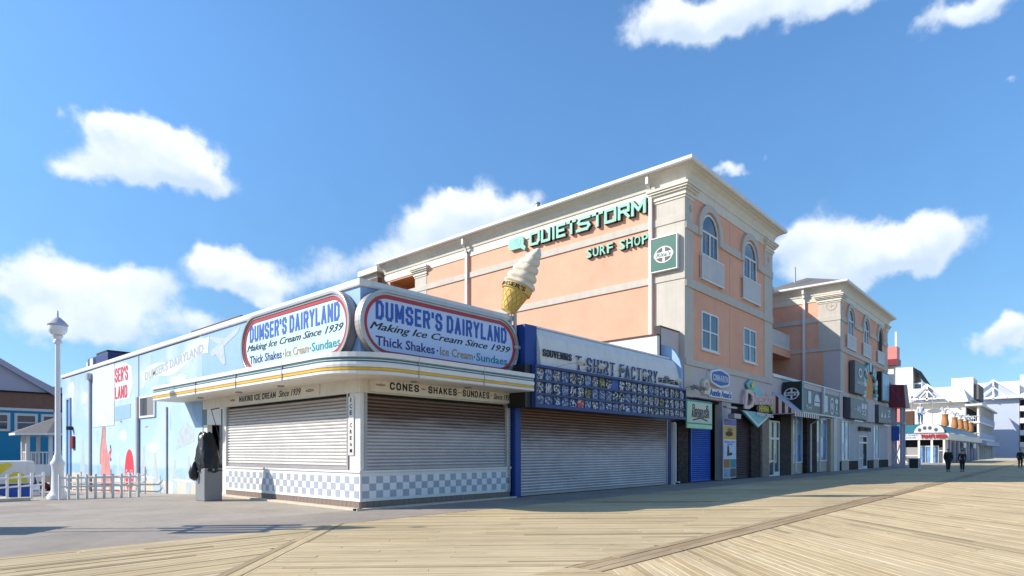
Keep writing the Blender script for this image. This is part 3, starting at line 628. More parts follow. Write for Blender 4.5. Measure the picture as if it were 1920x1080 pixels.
plane_o.ext([(-23.0,5.0),(-22.7,4.95),(-20.75,5.55),(-20.6,5.72),(-20.8,5.72),(-22.9,5.18)],.001,.004)
plane_o.ext([(-22.6,5.05),(-21.9,4.55),(-21.7,4.58),(-21.9,5.3)],.0045,.006); plane_o.ext([(-22.2,5.3),(-23.1,5.62),(-22.9,5.68),(-21.7,5.45)],.0045,.006)
plane_o.build('painted_airplane','psand',shop)
paint('sign_patch','pwhite',[(-34.1,3.95),(-31.9,3.95),(-31.4,4.6),(-31.6,5.4),(-32.4,5.68),(-34.1,5.72)],.005)
m=MB(fL); block(m,"SER'S",-33.95,-32.1,4.85,5.5,.006,.02,t=.34); m.build('red_lettering','pred',shop)
m=MB(fL); block(m,"LAND",-33.95,-32.2,4.05,4.62,.006,.02,t=.34); m.build('red_lettering','pred',shop)
paint('blue_price_board','blue_wall',[(-34.0,3.0),(-31.7,3.1),(-31.7,3.72),(-34.0,3.68)],.012)
# lady in a red dress, painted flat
lady=MB(fL); lady.ext([(-36.2,2.3),(-36.1,2.75),(-35.75,2.95),(-35.45,2.7),(-35.5,2.1),(-35.3,1.3),(-35.7,.9),(-36.5,.9),(-36.45,1.6)],.0006,.003); lady.build('painted_hair','pbrown',shop)
lady=MB(fL); lady.ext([(-35.95,2.2),(-35.6,2.35),(-35.4,1.9),(-35.1,1.4),(-34.6,1.75),(-34.5,1.6),(-34.9,1.0),(-34.6,.4),(-34.2,-.5),(-34.6,-.6),(-35.2,-.1),(-35.9,-.55),(-36.3,-.5),(-36.2,.4),(-36.35,1.3)],.0035,.006); lady.build('painted_lady','pink',shop)
lady=MB(fL); lady.ext(ell(-35.72,2.45,.16,.24,14),.0065,.008); lady.build('painted_face','skin',shop)
paint('painted_surfboard','pred',[(p[0],p[1]) for p in ell(-31.9,.66,.62,.98,26)],.008)
m=MB(fL); text(m,"Coca-Cola",-32.4,-31.38,.30,.72,.0085,.011,bold=.02,shear=.4); m.build('surfboard_lettering','pwhite',shop)
paint('painted_cone','pwhite',[(-42.6,5.3),(-41.6,5.5),(-41.2,5.2),(-41.4,4.2),(-41.9,3.2),(-42.3,4.0)],.004)
random.seed(3)
for u,s_ in ((-39.6,1.5),(-30.0,1.2),(-28.6,1.0),(-26.4,.8),(-25.0,.9),(-24.2,.7)):
    z=.15
    paint('painted_beachgoer','psand',[(u-.25*s_,z-.4),(u+.2*s_,z-.4),(u+.3*s_,z+.5*s_),(u+.12*s_,z+1.0*s_),(u+.1*s_,z+1.35*s_),(u-.12*s_,z+1.3*s_),(u-.1*s_,z+.95*s_),(u-.32*s_,z+.45*s_)],.003)
paint('painted_beach_umbrella','psand',[(-26.3,1.6),(-24.4,1.9),(-24.6,2.4),(-25.2,2.65),(-26.0,2.35)],.003)
def blob(name,mat,u,v,ru,rv,w,seed,n=14,rough=.25):
    q_=random.Random(seed); return paint(name,mat,[(u+ru*(1+q_.uniform(-rough,rough))*math.cos(2*math.pi*k/n),v+rv*(1+q_.uniform(-rough,rough))*math.sin(2*math.pi*k/n)) for k in range(n)],w)
blob('painted_cloud','pwhite',-26.0,4.35,.9,.22,.0035,1); blob('painted_cloud','pwhite',-32.8,2.3,.7,.25,.0035,4); blob('painted_cloud','pwhite',-39.3,4.4,.6,.35,.0035,5); blob('painted_cloud','pwhite',-28.9,1.7,.8,.2,.0035,6)
blob('painted_foam','pwhite',-29.5,.42,1.0,.06,.0038,7); blob('painted_foam','pwhite',-25.6,.40,1.3,.06,.0038,8); blob('painted_sandcastle','psand',-28.0,-.02,.5,.3,.0041,9,rough=.5); blob('painted_seagull','pbrown',-33.1,2.95,.16,.05,.0041,10,rough=.6); blob('painted_seagull','pbrown',-29.6,2.6,.14,.05,.0041,11,rough=.6)
for k_,(u_,v_) in enumerate(((-34.7,1.75),(-34.75,1.5),(-34.65,1.15))): blob('painted_bottle','lblack',u_,v_,.07,.10,.0065,20+k_)
for k_,u_ in enumerate((-37.0,-33.6,-30.9)): blob('painted_blanket','pink' if k_==1 else 'psand',u_,-.35,.6,.07,.0042,30+k_)
B('wall_stain','pgrey',shop,fL,*[(u_,u_+.03,v_,v_+.7,.001,.003) for u_,v_ in ((-40.5,4.9),(-36.9,1.9),(-33.3,.6),(-29.0,4.9),(-26.9,2.4),(-24.6,4.9))])
# downspouts, wall joints, window, door
for y,z0,z1,r_ in ((38.0,-.55,5.6,.09),(30.6,-.35,3.95,.10),(30.62,3.95,5.85,.02),(27.2,-.2,3.35,.04)):
    B('downspout' if r_>.03 else 'wall_joint',('galvd','pgrey')[r_<.03 or False],shop,ID,(DX-r_*.9-.02,DX-.02,y-r_,y+r_,z0,z1)) if True else 0
B('downspout_head','galv',shop,ID,(DX-.22,DX-.01,37.82,38.18,5.3,5.62))
m=MB(); m.ring([(28.5,3.0),(30.4,3.0),(30.4,3.95),(28.5,3.95)],[(28.6,3.09),(30.3,3.09),(30.3,3.86),(28.6,3.86)],-.06,0); m.v=[Vector((DX+v.z-.003,v.x,v.y)) for v in m.v]; wf=m.build('window','white2',shop)
B('pane','glass',wf,ID,(DX-.02,DX-.004,29.45,30.3,3.09,3.86)); B('shutter_leaf','grey',wf,ID,(DX-.05,DX-.004,28.62,29.43,3.1,3.85)); B('window_grille','galv',wf,ID,*[(DX-.04,DX-.021,29.5+i*.16,29.52+i*.16,3.09,3.86) for i in range(5)])
B('conduit','blue_wall',shop,ID,(DX-.09,DX-.01,42.6,42.75,-.6,4.6),(DX-.09,DX-.01,41.9,42.05,-.6,4.6),(DX-.09,DX-.01,42.05,42.6,4.5,4.6))
B('meter_box','dred',shop,ID,(DX-.12,DX-.01,41.1,41.6,1.7,2.4)); B('wall_lamp','black',shop,ID,(DX-.3,DX-.01,41.5,41.7,2.75,2.95))
B('blue_finial','lblue',shop,fL,(-27.35,-26.95,3.9,4.3,.01,.03)); 
# oval signs
def ovalsign(f,u0,u1,label,facem,o):
    t=thing('oval_sign',label,'sign',o,'oval dairy signs on the roof corner'); v0,v1=3.96,5.83
    MB(f).ext(stad(u0,u1,v0,v1,12,.95),.03,.2).build('sign_body','galvd',t)
    a=stad(u0,u1,v0,v1,12,.95); b=stad(u0+.09,u1-.09,v0+.09,v1-.09,12,.86); c=stad(u0+.14,u1-.14,v0+.14,v1-.14,12,.81); d=stad(u0+.24,u1-.24,v0+.24,v1-.24,12,.71)
    MB(f).ring(a,b,.201,.29).build('steel_rim','chrome',t,bevel=.012)
    MB(f).ring(b,c,.201,.25).build('inner_rim','chrome',t)
    MB(f).ring(c,d,.2015,.232).build('red_border','red',t)
    MB(f).ext(stad(u0+.17,u1-.17,v0+.17,v1-.17,12,.78),.2,.215).build('sign_face',facem,t)
    a=u0+.52; b=u1-.55; w=.216; e=.222
    blk("DUMSER'S DAIRYLAND",'lblue',t,f,a,b,5.0,5.5,w,e,t=.5,gap=.34)
    m=MB(f)
    for du,dw in ((0,0),(.016,.001),(.008,.002)): text(m,"Making Ice Cream Since 1939",u0+.33+du,u1-.38+du,4.66,4.92,w,e+dw,bold=0,shear=.42,ref='Making')
    m.build('script_lettering','lblack',t)
    W_=b-a
    lettering("Thick Shakes",'lpurple',t,f,a,a+W_*.40,4.31,4.57,w,e,bold=.014)
    m=MB(f); m.ext(ell(a+W_*.42,4.42,.03,.03,10),w,e); m.ext(ell(a+W_*.715,4.42,.03,.03,10),w,e); m.build('bullet','lblue',t)
    lettering("Ice Cream",'lgold',t,f,a+W_*.44,a+W_*.70,4.31,4.56,w,e,bold=.014)
    lettering("Sundaes",'lteal',t,f,a+W_*.73,b+.03,4.31,4.56,w,e,bold=.014)
    B('sign_bracket','galvd',t,f,(u0+.8,u0+.9,4.3,4.4,0,.03),(u1-.9,u1-.8,4.3,4.4,0,.03),(u0+.8,u0+.9,5.4,5.5,0,.03),(u1-.9,u1-.8,5.4,5.5,0,.03))
ovalsign(fL,-19.95,-13.72,"sunlit oval Dumser's Dairyland sign above the mural side of the shop",'sign_blue2',(DX,19,4))
ovalsign(fF,9.1,15.25,"shaded oval Dumser's Dairyland sign facing the boardwalk, below the giant cone",'sign_blue',(12,DY,4))
def scroll(m,u,v,s=.06):
    for du in (-1.9,-1,0,1,1.9):
        k=.8 if abs(du)>.5 else 1.2
        o=ell(u+du*s*1.3,v,s*k*.75,s*k*.6,10); i=ell(u+du*s*1.3,v,s*k*.45,s*k*.32,10); m.ring(o,i,.0305,.034)
sg=thing('sign_board','long cream sign board reading Making Ice Cream since 1939 above the sunlit shutter','sign',(DX,18,3.3))
B('board_panel','cream',sg,fL,(-21.6,-15.6,3.11,3.44,0.002,.03),bevel=.006)
blk("MAKING ICE CREAM",'lblack',sg,fL,-20.6,-18.1,3.18,3.37,.0305,.036,t=.34); lettering("Since 1939",'lblack',sg,fL,-17.9,-16.6,3.18,3.38,.0305,.036,bold=.01,shear=.3)
m=MB(fL); scroll(m,-21.1,3.27); scroll(m,-16.1,3.27,.07); m.build('scroll_ornament','dred',sg)
sg=thing('sign_board','long cream sign board reading Cones Shakes Sundaes above the shaded shutter','sign',(12,DY,3.3))
B('board_panel','cream',sg,fF,(9.55,15.5,3.1,3.48,.002,.12),bevel=.006)
def F2(y): return FY(y)
g=FY(DY-.09)
blk("CONES",'lblack',sg,g,10.15,11.15,3.19,3.39,.0305,.036,t=.36); blk("SHAKES",'lblack',sg,g,11.5,12.6,3.19,3.39,.0305,.036,t=.36); blk("SUNDAES",'lblack',sg,g,12.85,14.0,3.19,3.39,.0305,.036,t=.36)
lettering("Since 1939",'lblack',sg,g,14.2,15.05,3.19,3.37,.0305,.036,bold=.01,shear=.35)
m=MB(g); scroll(m,9.85,3.29,.05); scroll(m,11.32,3.29,.03); scroll(m,12.72,3.29,.025); scroll(m,14.1,3.29,.02); scroll(m,15.25,3.29,.035); m.build('scroll_ornament','dred',sg)
sg=thing('vertical_sign','narrow vertical white sign spelling Ice Cream on the corner column','sign',(DX,14.1,2.2))
B('board_panel','white',sg,FX(DX+.03),(-14.2,-13.96,1.42,2.98,0,.025))
for k,ch in enumerate("ICE CREAM"):
    if ch!=' ': lettering(ch,'lblack',sg,FX(DX+.03),-14.13 if ch!='I' else -14.1,-14.02 if ch!='I' else -14.06,2.83-k*.168,2.83-k*.168+.115,.0255,.032,name='letter',bold=.02)
# roof units
u=thing('air_conditioner','dark rooftop air conditioning unit on the far end of the shop roof','roof unit',(10.8,39,5.35))
B('casing','navy',u,ID,(10.2,12,38.6,42.4,5.35,6.95),bevel=.03); B('louvre_panel','white2',u,ID,(10.1,10.19,41.0,41.6,5.6,6.85),(10.1,10.19,42.0,42.3,5.6,6.7)); B('top_cowl','black',u,ID,(10.25,11.9,38.9,40.9,6.951,7.1))
u=thing('roof_hatch','long low tan roof box behind the shop parapet','roof unit',(10.8,25,5.35))
B('casing','curb',u,ID,(10.5,12.5,23.2,27.8,5.35,6.55)); B('lid','rust',u,ID,(10.45,12.55,23.15,27.85,6.552,6.68))
# giant cone
gc=thing('giant_ice_cream_cone','giant tilted soft serve ice cream cone sculpture on a steel pole above the shop sign','sculpture',(15.2,13.5,5.9))
ax=(Vector((rt.x,rt.y,0))*.42+Vector((0,0,1))).normalized(); base=Vector((15.02,13.66,6.15)); bx=Vector((rt.x,rt.y,0)); bx=(bx-ax*bx.dot(ax)).normalized(); by=ax.cross(bx)
cf=FR(base,bx,by,ax)
m=MB(cf); n=28; prof=[]
for i in range(11):
    t=i/10; prof.append((.24+.24*t,.0+.85*t))
m.lathe(prof,0,0,n); m.build('waffle_cone','cone',gc,smooth=True)
m=MB(cf)
for k in range(12):
    for sgn in (1,-1):
        P=[]
        for i in range(9):
            t=i/8; a=2*math.pi*k/12+sgn*t*1.0; r_=.243+.24*t*.72; P.append((r_*math.cos(a),r_*math.sin(a),.02+.60*t))
        m.tube(P,.012,5)
m.build('waffle_ridges','conedk',gc)
m=MB(cf); m.lathe([(.44,.66),(.5,.68),(.515,.86),(.46,.88)],0,0,n); m.build('cone_rim','cone',gc,smooth=True)
# lettering bent round the rim
m=MB(); vs,fs,bb=textgeo("DUMSER'S",.02,0); V=[]
for q in vs:
    t=(q.x-bb[0])/(bb[1]-bb[0]); a=R(-205)+t*R(150); r_=.50+.02*(q.z+.5); V.append(tuple(cf(r_*math.cos(a),r_*math.sin(a),.70+(q.y-bb[2])/(bb[3]-bb[2])*.14)))
m.add(V,fs); m.build('cone_lettering','lblack',gc)
m=MB(cf); rows=70; nn_=40
b0=len(m.v)
for i in range(rows+1):
    t=i/rows
    for k in range(nn_):
        a=2*math.pi*k/nn_; ph=t*5.2-k/nn_; fr=ph-math.floor(ph); lump=abs(math.sin(math.pi*fr))**.6
        R0=.50*(1-t)**.62+.03; r_=R0*(.80+.26*lump)*(1+.05*math.cos(5*a+t*2)); 
        if t<.04: r_*=.85+t*4
        m.v.append(cf(r_*math.cos(a)+.16*t*t,r_*math.sin(a),.86+1.45*t))
for i in range(rows):
    for k in range(nn_): m.p.append((b0+i*nn_+k,b0+i*nn_+(k+1)%nn_,b0+(i+1)*nn_+(k+1)%nn_,b0+(i+1)*nn_+k)); m.m.append(0)
m.p.append(tuple(b0+rows*nn_+k for k in range(nn_))); m.m.append(0)
m.build('soft_serve_swirl','soft',gc,smooth=True)
m=MB(); m.tube([(15.2,13.5,5.0),(15.2,13.5,6.35)],.06,10); m.tube([(15.05,13.55,5.6),(15.1,13.6,6.3)],.035); m.box(15.05,15.35,13.35,13.65,4.9,5.0); m.build('support_pole','galv',gc,smooth=True)
# covered machine
cv=thing('covered_machine','grey cabinet with a black plastic cover tied over its top, beside the side shutter','covered cabinet',(7.95,19.8,0))
B('cabinet','grey',cv,ID,(7.68,8.22,19.45,20.15,0,1.02),bevel=.03); B('cabinet_label','lightgrey',cv,FX(7.678),(-20.05,-19.9,.55,.72,0,.006))
m=MB(); rs=random.Random(5); lay_=[(.33,.41,.90),(.31,.38,.97),(.34,.41,1.04),(.32,.39,1.15),(.34,.40,1.28),(.30,.36,1.45),(.29,.33,1.6),(.24,.27,1.78),(.23,.24,1.92),(.19,.2,2.05),(.12,.13,2.12)]; b0=0; n=40
for (a,b_,z) in lay_:
    for k in range(n):
        t=2*math.pi*k/n; f_=1+.06*math.sin(5*t+z*6)+.045*math.sin(11*t-z*9)+.03*rs.uniform(-1,1); q=max(abs(math.cos(t)),abs(math.sin(t)))**.35
        m.v.append(Vector((7.95+a*f_*math.cos(t)/q*.95-(.03*(z-1)),19.8+b_*f_*math.sin(t)/q*.95+.14*(z-1),z+.03*math.sin(5*t)-.0)))
for i in range(len(lay_)-1):
    for k in range(n): m.p.append((i*n+k,i*n+(k+1)%n,(i+1)*n+(k+1)%n,(i+1)*n+k)); m.m.append(0)
m.p.append(tuple((len(lay_)-1)*n+k for k in range(n))); m.m.append(0)
m.build('plastic_cover','bag',cv,smooth=True)
m=MB(); m.lathe([(.02,0),(.14,.08),(.17,.25),(.10,.5),(.02,.6)],7.62,20.05,14,.62); m.build('tied_bag','bag',cv,smooth=True)
# ================================================================== T-SHIRT SHOP
ts=thing('souvenir_shop','low shaded souvenir shop with a wide closed shutter beside the ice cream shop','building',(15.2,DY,0))
B('side_panel','royal',ts,ID,(15.22,15.5,13.5,13.95,0,3.0),bevel=.01); B('upper_side_panel','royal',ts,ID,(15.3,15.9,13.15,13.6,4.4,5.72),bevel=.01)
B('blue_return','royal',ts,ID,(15.22,15.86,13.62,14,3.0,5.72))
B('header','black',ts,ID,(15.52,27.3,13.66,13.9,2.99,4.4))
B('body','white',ts,ID,(15.53,25.6,15.2,40,0,5.3),(15.53,27.3,13.9,15.2,4.6,5.2)); 
B('roof_deck','roof',ts,ID,(15.3,25.3,14.1,40,5.3,5.42))
# sloped sign face
m=MB(FX(0)); pf=[(-12.98,4.32),(-13.0,4.9),(-13.12,5.4),(-13.3,5.66),(-13.5,5.76),(-13.7,5.76),(-13.7,4.3)]
m.f=FR((15.9,0,0),(0,-1,0),(0,0,1),(1,0,0)); m.ext([(a,b) for a,b in pf],0,9.95); m.build('sign_fascia','white',ts,bevel=.01)
B('fascia_cap','gutter',ts,ID,(15.9,25.9,13.44,13.78,5.762,5.82))
m=MB(FR((25.86,0,0),(0,-1,0),(0,0,1),(1,0,0))); m.ext([(-12.9,4.3),(-12.9,5.3),(-13.0,5.7),(-13.2,6.05),(-13.5,6.35),(-13.9,6.5),(-14.3,6.5),(-14.3,4.3)],0,.14); m.build('blue_end_cap','blue_wall',ts)
ft=FY(12.98)
blk("SOUVENIRS",'lblack',ts,ft,16.0,17.6,4.72,4.96,.005,.03,t=.3,serif=True); blk("T·SHIRT FACTORY",'navy',ts,ft,17.85,23.7,4.44,4.95,.03,.06,t=.25,serif=True,gap=.62); blk("BEACHWEAR",'lblack',ts,ft,23.9,25.7,4.52,4.72,.005,.03,t=.26)
shutter(ts,FY(DY+.05),15.62,25.9,.02,3.0,'galvx',0,h=.10)
B('end_post','navy',ts,ID,(26.0,26.25,DY-.03,DY+.2,0,3.0)); B('white_post','white',ts,ID,(26.3,26.48,DY-.15,DY+.05,0,2.9))
m=MB(); m.tube([(26.39,DY-.2,2.85),(26.39,DY-.2,.12),(26.6,DY-.3,.1)],.04); m.build('drain_pipe','white2',ts)
B('dark_gap','dark',ts,ID,(26.5,27.35,DY+.3,DY+.4,0,3.0))
B('party_wall','white',ts,ID,(25.35,25.6,13.85,22,5.2,6.85)); B('party_wall_cap','rust',ts,ID,(25.3,25.65,13.83,22,6.852,6.92))
tg=B('grey_parapet','taupe',ts,ID,(25.75,27.6,13.9,14.15,4.5,7.3)); B('parapet_flashing','black',tg,ID,(25.7,27.62,13.86,14.18,7.302,7.36),(25.7,25.75,13.86,14.18,4.5,7.3))
# display rack
rk=thing('t_shirt_display','blue framed rack holding three rows of printed T-shirts over the souvenir shop shutter','display rack',(15.4,12.8,3))
fR=FY(12.8); u0,u1=15.3,25.95
B('frame','navy',rk,fR,(u0,u1,2.96,3.08,0,.10),(u0,u1,4.27,4.36,0,.10),(u0,u0+.07,3.08,4.27,0,.10),(u1-.07,u1,3.08,4.27,0,.10),bevel=.006)
B('shelf_rail','navy',rk,fR,(u0+.07,u1-.07,3.37,3.44,0,.08)); B('shelf_rail','navy',rk,fR,(u0+.07,u1-.07,3.81,3.89,0,.08)); B('back_panel','lblue',rk,fR,(u0,u1,2.97,4.35,-.12,-.001)); B('end_panel','black',rk,ID,(14.95,15.29,12.85,13.6,2.96,4.34))
n=23; st=(u1-u0-.16)/n
rs=random.Random(11)
def card(mat,w,h):
    me=bpy.data.meshes.new('shirt_card'); b=MB(); b.box(-w/2,w/2,-.018,0,-h/2,h/2); me.from_pydata([tuple(v) for v in b.v],[],b.p); me.materials.append(mat); return me
cm=[[card(x,st*.86,h) for x in PR] for h in (.27,.345,.355)]
for k in range(n):
    for r,(zc) in enumerate((3.225,3.625,4.08)):
        if r==2 and k==10: continue
        j=rs.choice([0,0,0,0,1,1,2,2,2,3,3,4] if r else [0,0,1,1,2,2,3,3,3])
        if (r,k)==(0,5): j=5
        piece(cm[r][j],'shirt_card',rk,(u0+.08+st*(k+.5),12.8-.004,zc))
lettering("NY",'lightgrey',rk,fR,u0+.08+st*1.2,u0+.08+st*1.8,3.5,3.76,.023,.03,name='team_lettering',bold=.02)
for k in range(6):
    x=(17.3,18.6,19.95,21.7,23.4,24.55)[k]; o=thing('floodlight',('first small floodlight from the left, under the word Souvenirs','second floodlight, just right of the letter T of the fascia','third floodlight, in front of the word Shirt','fourth floodlight, in front of the word Factory','fifth floodlight, under the last letter of Factory','sixth floodlight, in front of the word Beachwear')[k],'floodlight',(x,12.6,4.4),'floodlights above the T-shirt rack')
    q=FR((x,12.35,4.58),Vector((1,0,0)),Vector((0,-.75,.66)),Vector((0,-.66,-.75)))
    m=MB(q); m.box(-.12,.12,-.08,.08,-.07,.07); m.build('lamp_housing',('cream','grey')[k in(2,4)],o,bevel=.01)
    m=MB(q); m.box(-.105,.105,-.065,.065,-.08,-.071); m.build('lamp_lens','lightgrey',o)
    m=MB(); m.tube([(x-.9,12.75,4.36),(x-.5,12.5,4.5),(x-.12,12.37,4.56)],.014,6); m.build('bracket_arm','galv',o)
# ================================================================== PINK BUILDING
QX=27.7; QR=39.6; QH=15.8; QB=37.5
fS=FX(QX)
q=thing('pink_hotel','tall peach and cream stucco building with surf shop letters on its sunlit side wall','building',(QX,DY,0))
sw=MB(); sw.box(QX,QX+.3,DY+.35,32.9,0,14.53); sw.box(QX,QX+.3,32.9,37.5,0,10.9); sw.box(QX,QX+.3,32.9,37.5,14.0,14.53); sw.box(QX,QX+.3,36.9,37.5,10.9,14.0); sw.build('side_wall','peach',q)
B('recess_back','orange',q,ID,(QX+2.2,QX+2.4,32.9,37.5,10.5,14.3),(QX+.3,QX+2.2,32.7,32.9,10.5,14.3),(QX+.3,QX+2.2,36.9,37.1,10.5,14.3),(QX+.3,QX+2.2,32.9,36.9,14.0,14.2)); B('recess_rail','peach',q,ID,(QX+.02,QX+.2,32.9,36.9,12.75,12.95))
B('front_wall','peach',q,ID,(QX+.35,QR,DY,DY+.3,6.05,14.53))
B('rear_wall','peach',q,ID,(QX+.3,QR,37.2,37.5,0,14.9),(QR-.3,QR,DY+.3,37.2,4,14.53))
# bands and pilasters
cs=B('stone_band','stone',q,fS,(-37.4,-13.6,12.72,13.07,0,.07),bevel=.01); B('stone_band','stone',q,fS,(-37.4,-13.6,9.92,10.26,0,.07),bevel=.01)
def archband(f,centers,u0,u1,v0,v1,r0,r1,vc,name='stone_band'):
    m=MB(f); us=[u0]+[x for c in centers for x in (c-r1,c+r1)]+[u1]
    for i in range(0,len(us),2): o=B(name,'stone',q,f,(us[i],us[i+1],v0,v1,0,.09),bevel=.008)
    for c in centers:
        m=MB(f); n=18; P=[(c+r1*math.cos(math.pi*k/n),vc+r1*math.sin(math.pi*k/n)) for k in range(n+1)]; Q=[(c+r0*math.cos(math.pi*k/n),vc+r0*math.sin(math.pi*k/n)) for k in range(n+1)]
        P=[(c+r1,v0)]+P+[(c-r1,v0)]; Q=[(c+r0,v0)]+Q+[(c-r0,v0)]
        V=[(a,b,z) for L_ in (P,Q) for z in (0.001,.16) for a,b in L_]; k=len(P); F=[]
        for i in range(k-1): F+=[(i,i+1,k+i+1,k+i),(k+i,k+i+1,3*k+i+1,3*k+i),(3*k+i,3*k+i+1,2*k+i+1,2*k+i)]
        F+=[(0,k,3*k,2*k),(k-1,3*k-1,4*k-1,2*k-1)]
        m.add(V,F); m.build('arch_surround','stone',q,bevel=.008)
    return o
archband(fF,[30.45,35.9],QX-.0,QR+.02,12.35,12.75,1.05,1.42,12.75)
B('stone_band','stone',q,fF,(QX,QR+.03,9.55,10.0,0,.09),bevel=.01)
B('stone_band','stone',q,fF,(QX,QR+.03,5.75,6.06,0,.09),bevel=.01)
B('corner_pilaster','stone',q,ID,(QX-.03,QX+.9,DY-.03,15.25,4.2,14.55),bevel=.015)
B('pilaster','stone',q,ID,(38.25,QR+.03,DY-.04,DY+.6,6.06,14.0),bevel=.015)
B('pilaster','stone',q,ID,(QX-.03,QX+.35,32.75,34.0,6,14.2),bevel=.015)
def capital(x0,x1,y0,y1,z):
    m=MB(); 
    for i,(e,a,b_) in enumerate(((.04,0,.12),(.10,.121,.20),(.07,.201,.34),(.16,.341,.44),(.24,.441,.54),(.30,.541,.66))): m.box(x0-e,x1+e,y0-e,y1+e,z+a,z+b_)
    m.build('capital','cream',q,bevel=.008)
capital(QX-.03,QX+.9,DY-.03,15.25,13.85); capital(38.3,QR+.03,DY-.04,DY+.5,13.85); capital(QX-.03,QX+.3,32.75,34.0,13.7)
def star(f,u,v,par):
    m=MB(f); P=[]
    for k in range(8):
        r_=.2 if k%2==0 else .07; P.append((u+r_*math.cos(k*math.pi/4),v+r_*math.sin(k*math.pi/4)))
    m.ext(P,.04,.06); m.build('star_ornament','tan',par)
star(fF,28.25,13.4,q); star(fF,38.9,13.4,q)
# cornice
CD=-.43
cprof=[(-.3,14.53),(.05,14.53),(.05,15.03),(.10,15.05),(.13,15.2),(.24,15.42),(.42,15.56),(.5,15.58),(.5,15.62),(.56,15.64),(.62,15.68),(.62,15.82),(-.3,15.82)]
cprof=[(a,b+CD) for a,b in cprof]
m=MB(); sweep(m,[(QX,QB),(QX,DY),(QR,DY),(QR,QB)],cprof); m.build('cornice','cream',q)
m=MB(); sweep(m,[(QX-.5,QB+.2),(QX-.5,DY-.5),(QR+.5,DY-.5),(QR+.5,QB)],[(a,b+CD) for a,b in ((.121,15.66),(.17,15.66),(.22,15.72),(.22,15.86),(.121,15.86))]); m.build('gutter','gutter',q)
m=MB(); x0,x1,y0,y1=QX-.5,QR+.5,DY-.5,QB; z=15.84+CD; cx=(x0+x1)/2; m.add([(x0,y0,z),(x1,y0,z),(x1,y1,z),(x0,y1,z),(cx,y0+6,z+.9),(cx,y1-6,z+.9)],[(0,1,4),(1,2,5,4),(2,3,5),(3,0,4,5)]); m.build('hipped_roof','shingle',q)
m=MB(); m.lathe([(.13,0),(.13,.7),(.17,.72),(.17,.8),(.05,.84)],QX+.3,23.1,12,15.4); m.build('vent_pipe','galv',q,smooth=True)
for y in (15.4,28.65):
    m=MB(); m.box(QX-.22,QX-.08,y-.08,y+.08,6.5,14.4); m.box(QX-.56,QX-.4,y-.07,y+.07,14.8,15.22); m.add([(QX-.55,y-.08,14.85),(QX-.55,y+.08,14.85),(QX-.08,y+.08,14.35),(QX-.08,y-.08,14.35),(QX-.4,y-.08,14.85),(QX-.4,y+.08,14.85),(QX-.2,y+.08,14.25),(QX-.2,y-.08,14.25)],[(0,1,2,3),(4,7,6,5),(0,3,7,4),(1,5,6,2)]); m.build('downspout','gutter',q)
B('panel_joint','tan',q,fF,(33.05,33.1,6.1,9.53,0,.006),(33.05,33.1,10.05,12.3,0,.006),(33.05,33.1,12.8,14.9,0,.006)); B('alarm_box','red',q,fS,(-15.25,-15.1,14.4,14.65,0,.08))
# windows
def sash(par,f,u0,u1,v0,v1,cols=2,w=.05,top=None):
    fr=.09; m=MB(f); m.box(u0,u1,v0,v0+fr,0,w); m.box(u0,u1,v1-fr,v1,0,w); m.box(u0,u0+fr,v0+fr,v1-fr,0,w); m.box(u1-fr,u1,v0+fr,v1-fr,0,w)
    wd=(u1-u0)/cols
    for i in range(1,cols): m.box(u0+wd*i-.06,u0+wd*i+.06,v0+fr,v1-fr,0,w)
    m.box(u0+fr,u1-fr,(v0+v1)/2-.04,(v0+v1)/2+.04,0,w*.9)
    o=m.build('window','white2',par)
    for i in range(cols):
        a=u0+wd*i+.08; b_=u0+wd*(i+1)-.08
        B('pane','glass',o,f,(a,b_,v0+fr,(v0+v1)/2-.04,.003,.012)); B('pane','glass',o,f,(a,b_,(v0+v1)/2+.04,v1-fr,.003,.018))
    B('sill','white2',o,f,(u0-.08,u1+.08,v0-.08,v0,0,.12)); return o
sash(q,fF,29.5,31.5,6.72,8.66); sash(q,fF,34.95,36.85,6.72,8.66)
def archwin(par,f,c,r_,v0,vc,label=None,dark=False):
    n=16; o=[(c+r_,v0)]+[(c+r_*math.cos(math.pi*k/n),vc+r_*math.sin(math.pi*k/n)) for k in range(n+1)]+[(c-r_,v0)]
    ri=r_-.1; i_=[(c+ri,v0+.1)]+[(c+ri*math.cos(math.pi*k/n),vc+ri*math.sin(math.pi*k/n)) for k in range(n+1)]+[(c-ri,v0+.1)]
    w=MB(f).ring(o,i_,.0,.06).build('arched_window','white2' if not dark else 'tan',par)
    MB(f).ext(i_,.004,.012).build('pane','glass' if not dark else 'dark',w)
    if dark: return w
    B('mullion','white2',w,f,(c-ri,c+ri,vc-.05,vc+.05,.013,.055),(c-.06,c+.06,v0+.1,vc-.05,.013,.055),(c-ri,c-.06,(v0+vc)/2-.03,(v0+vc)/2+.03,.013,.04),(c+.06,c+ri,(v0+vc)/2-.03,(v0+vc)/2+.03,.013,.04),(c-ri/2-.015,c-ri/2+.015,v0+.1,vc-.05,.013,.03),(c+ri/2-.015,c+ri/2+.015,v0+.1,vc-.05,.013,.03))
    return w
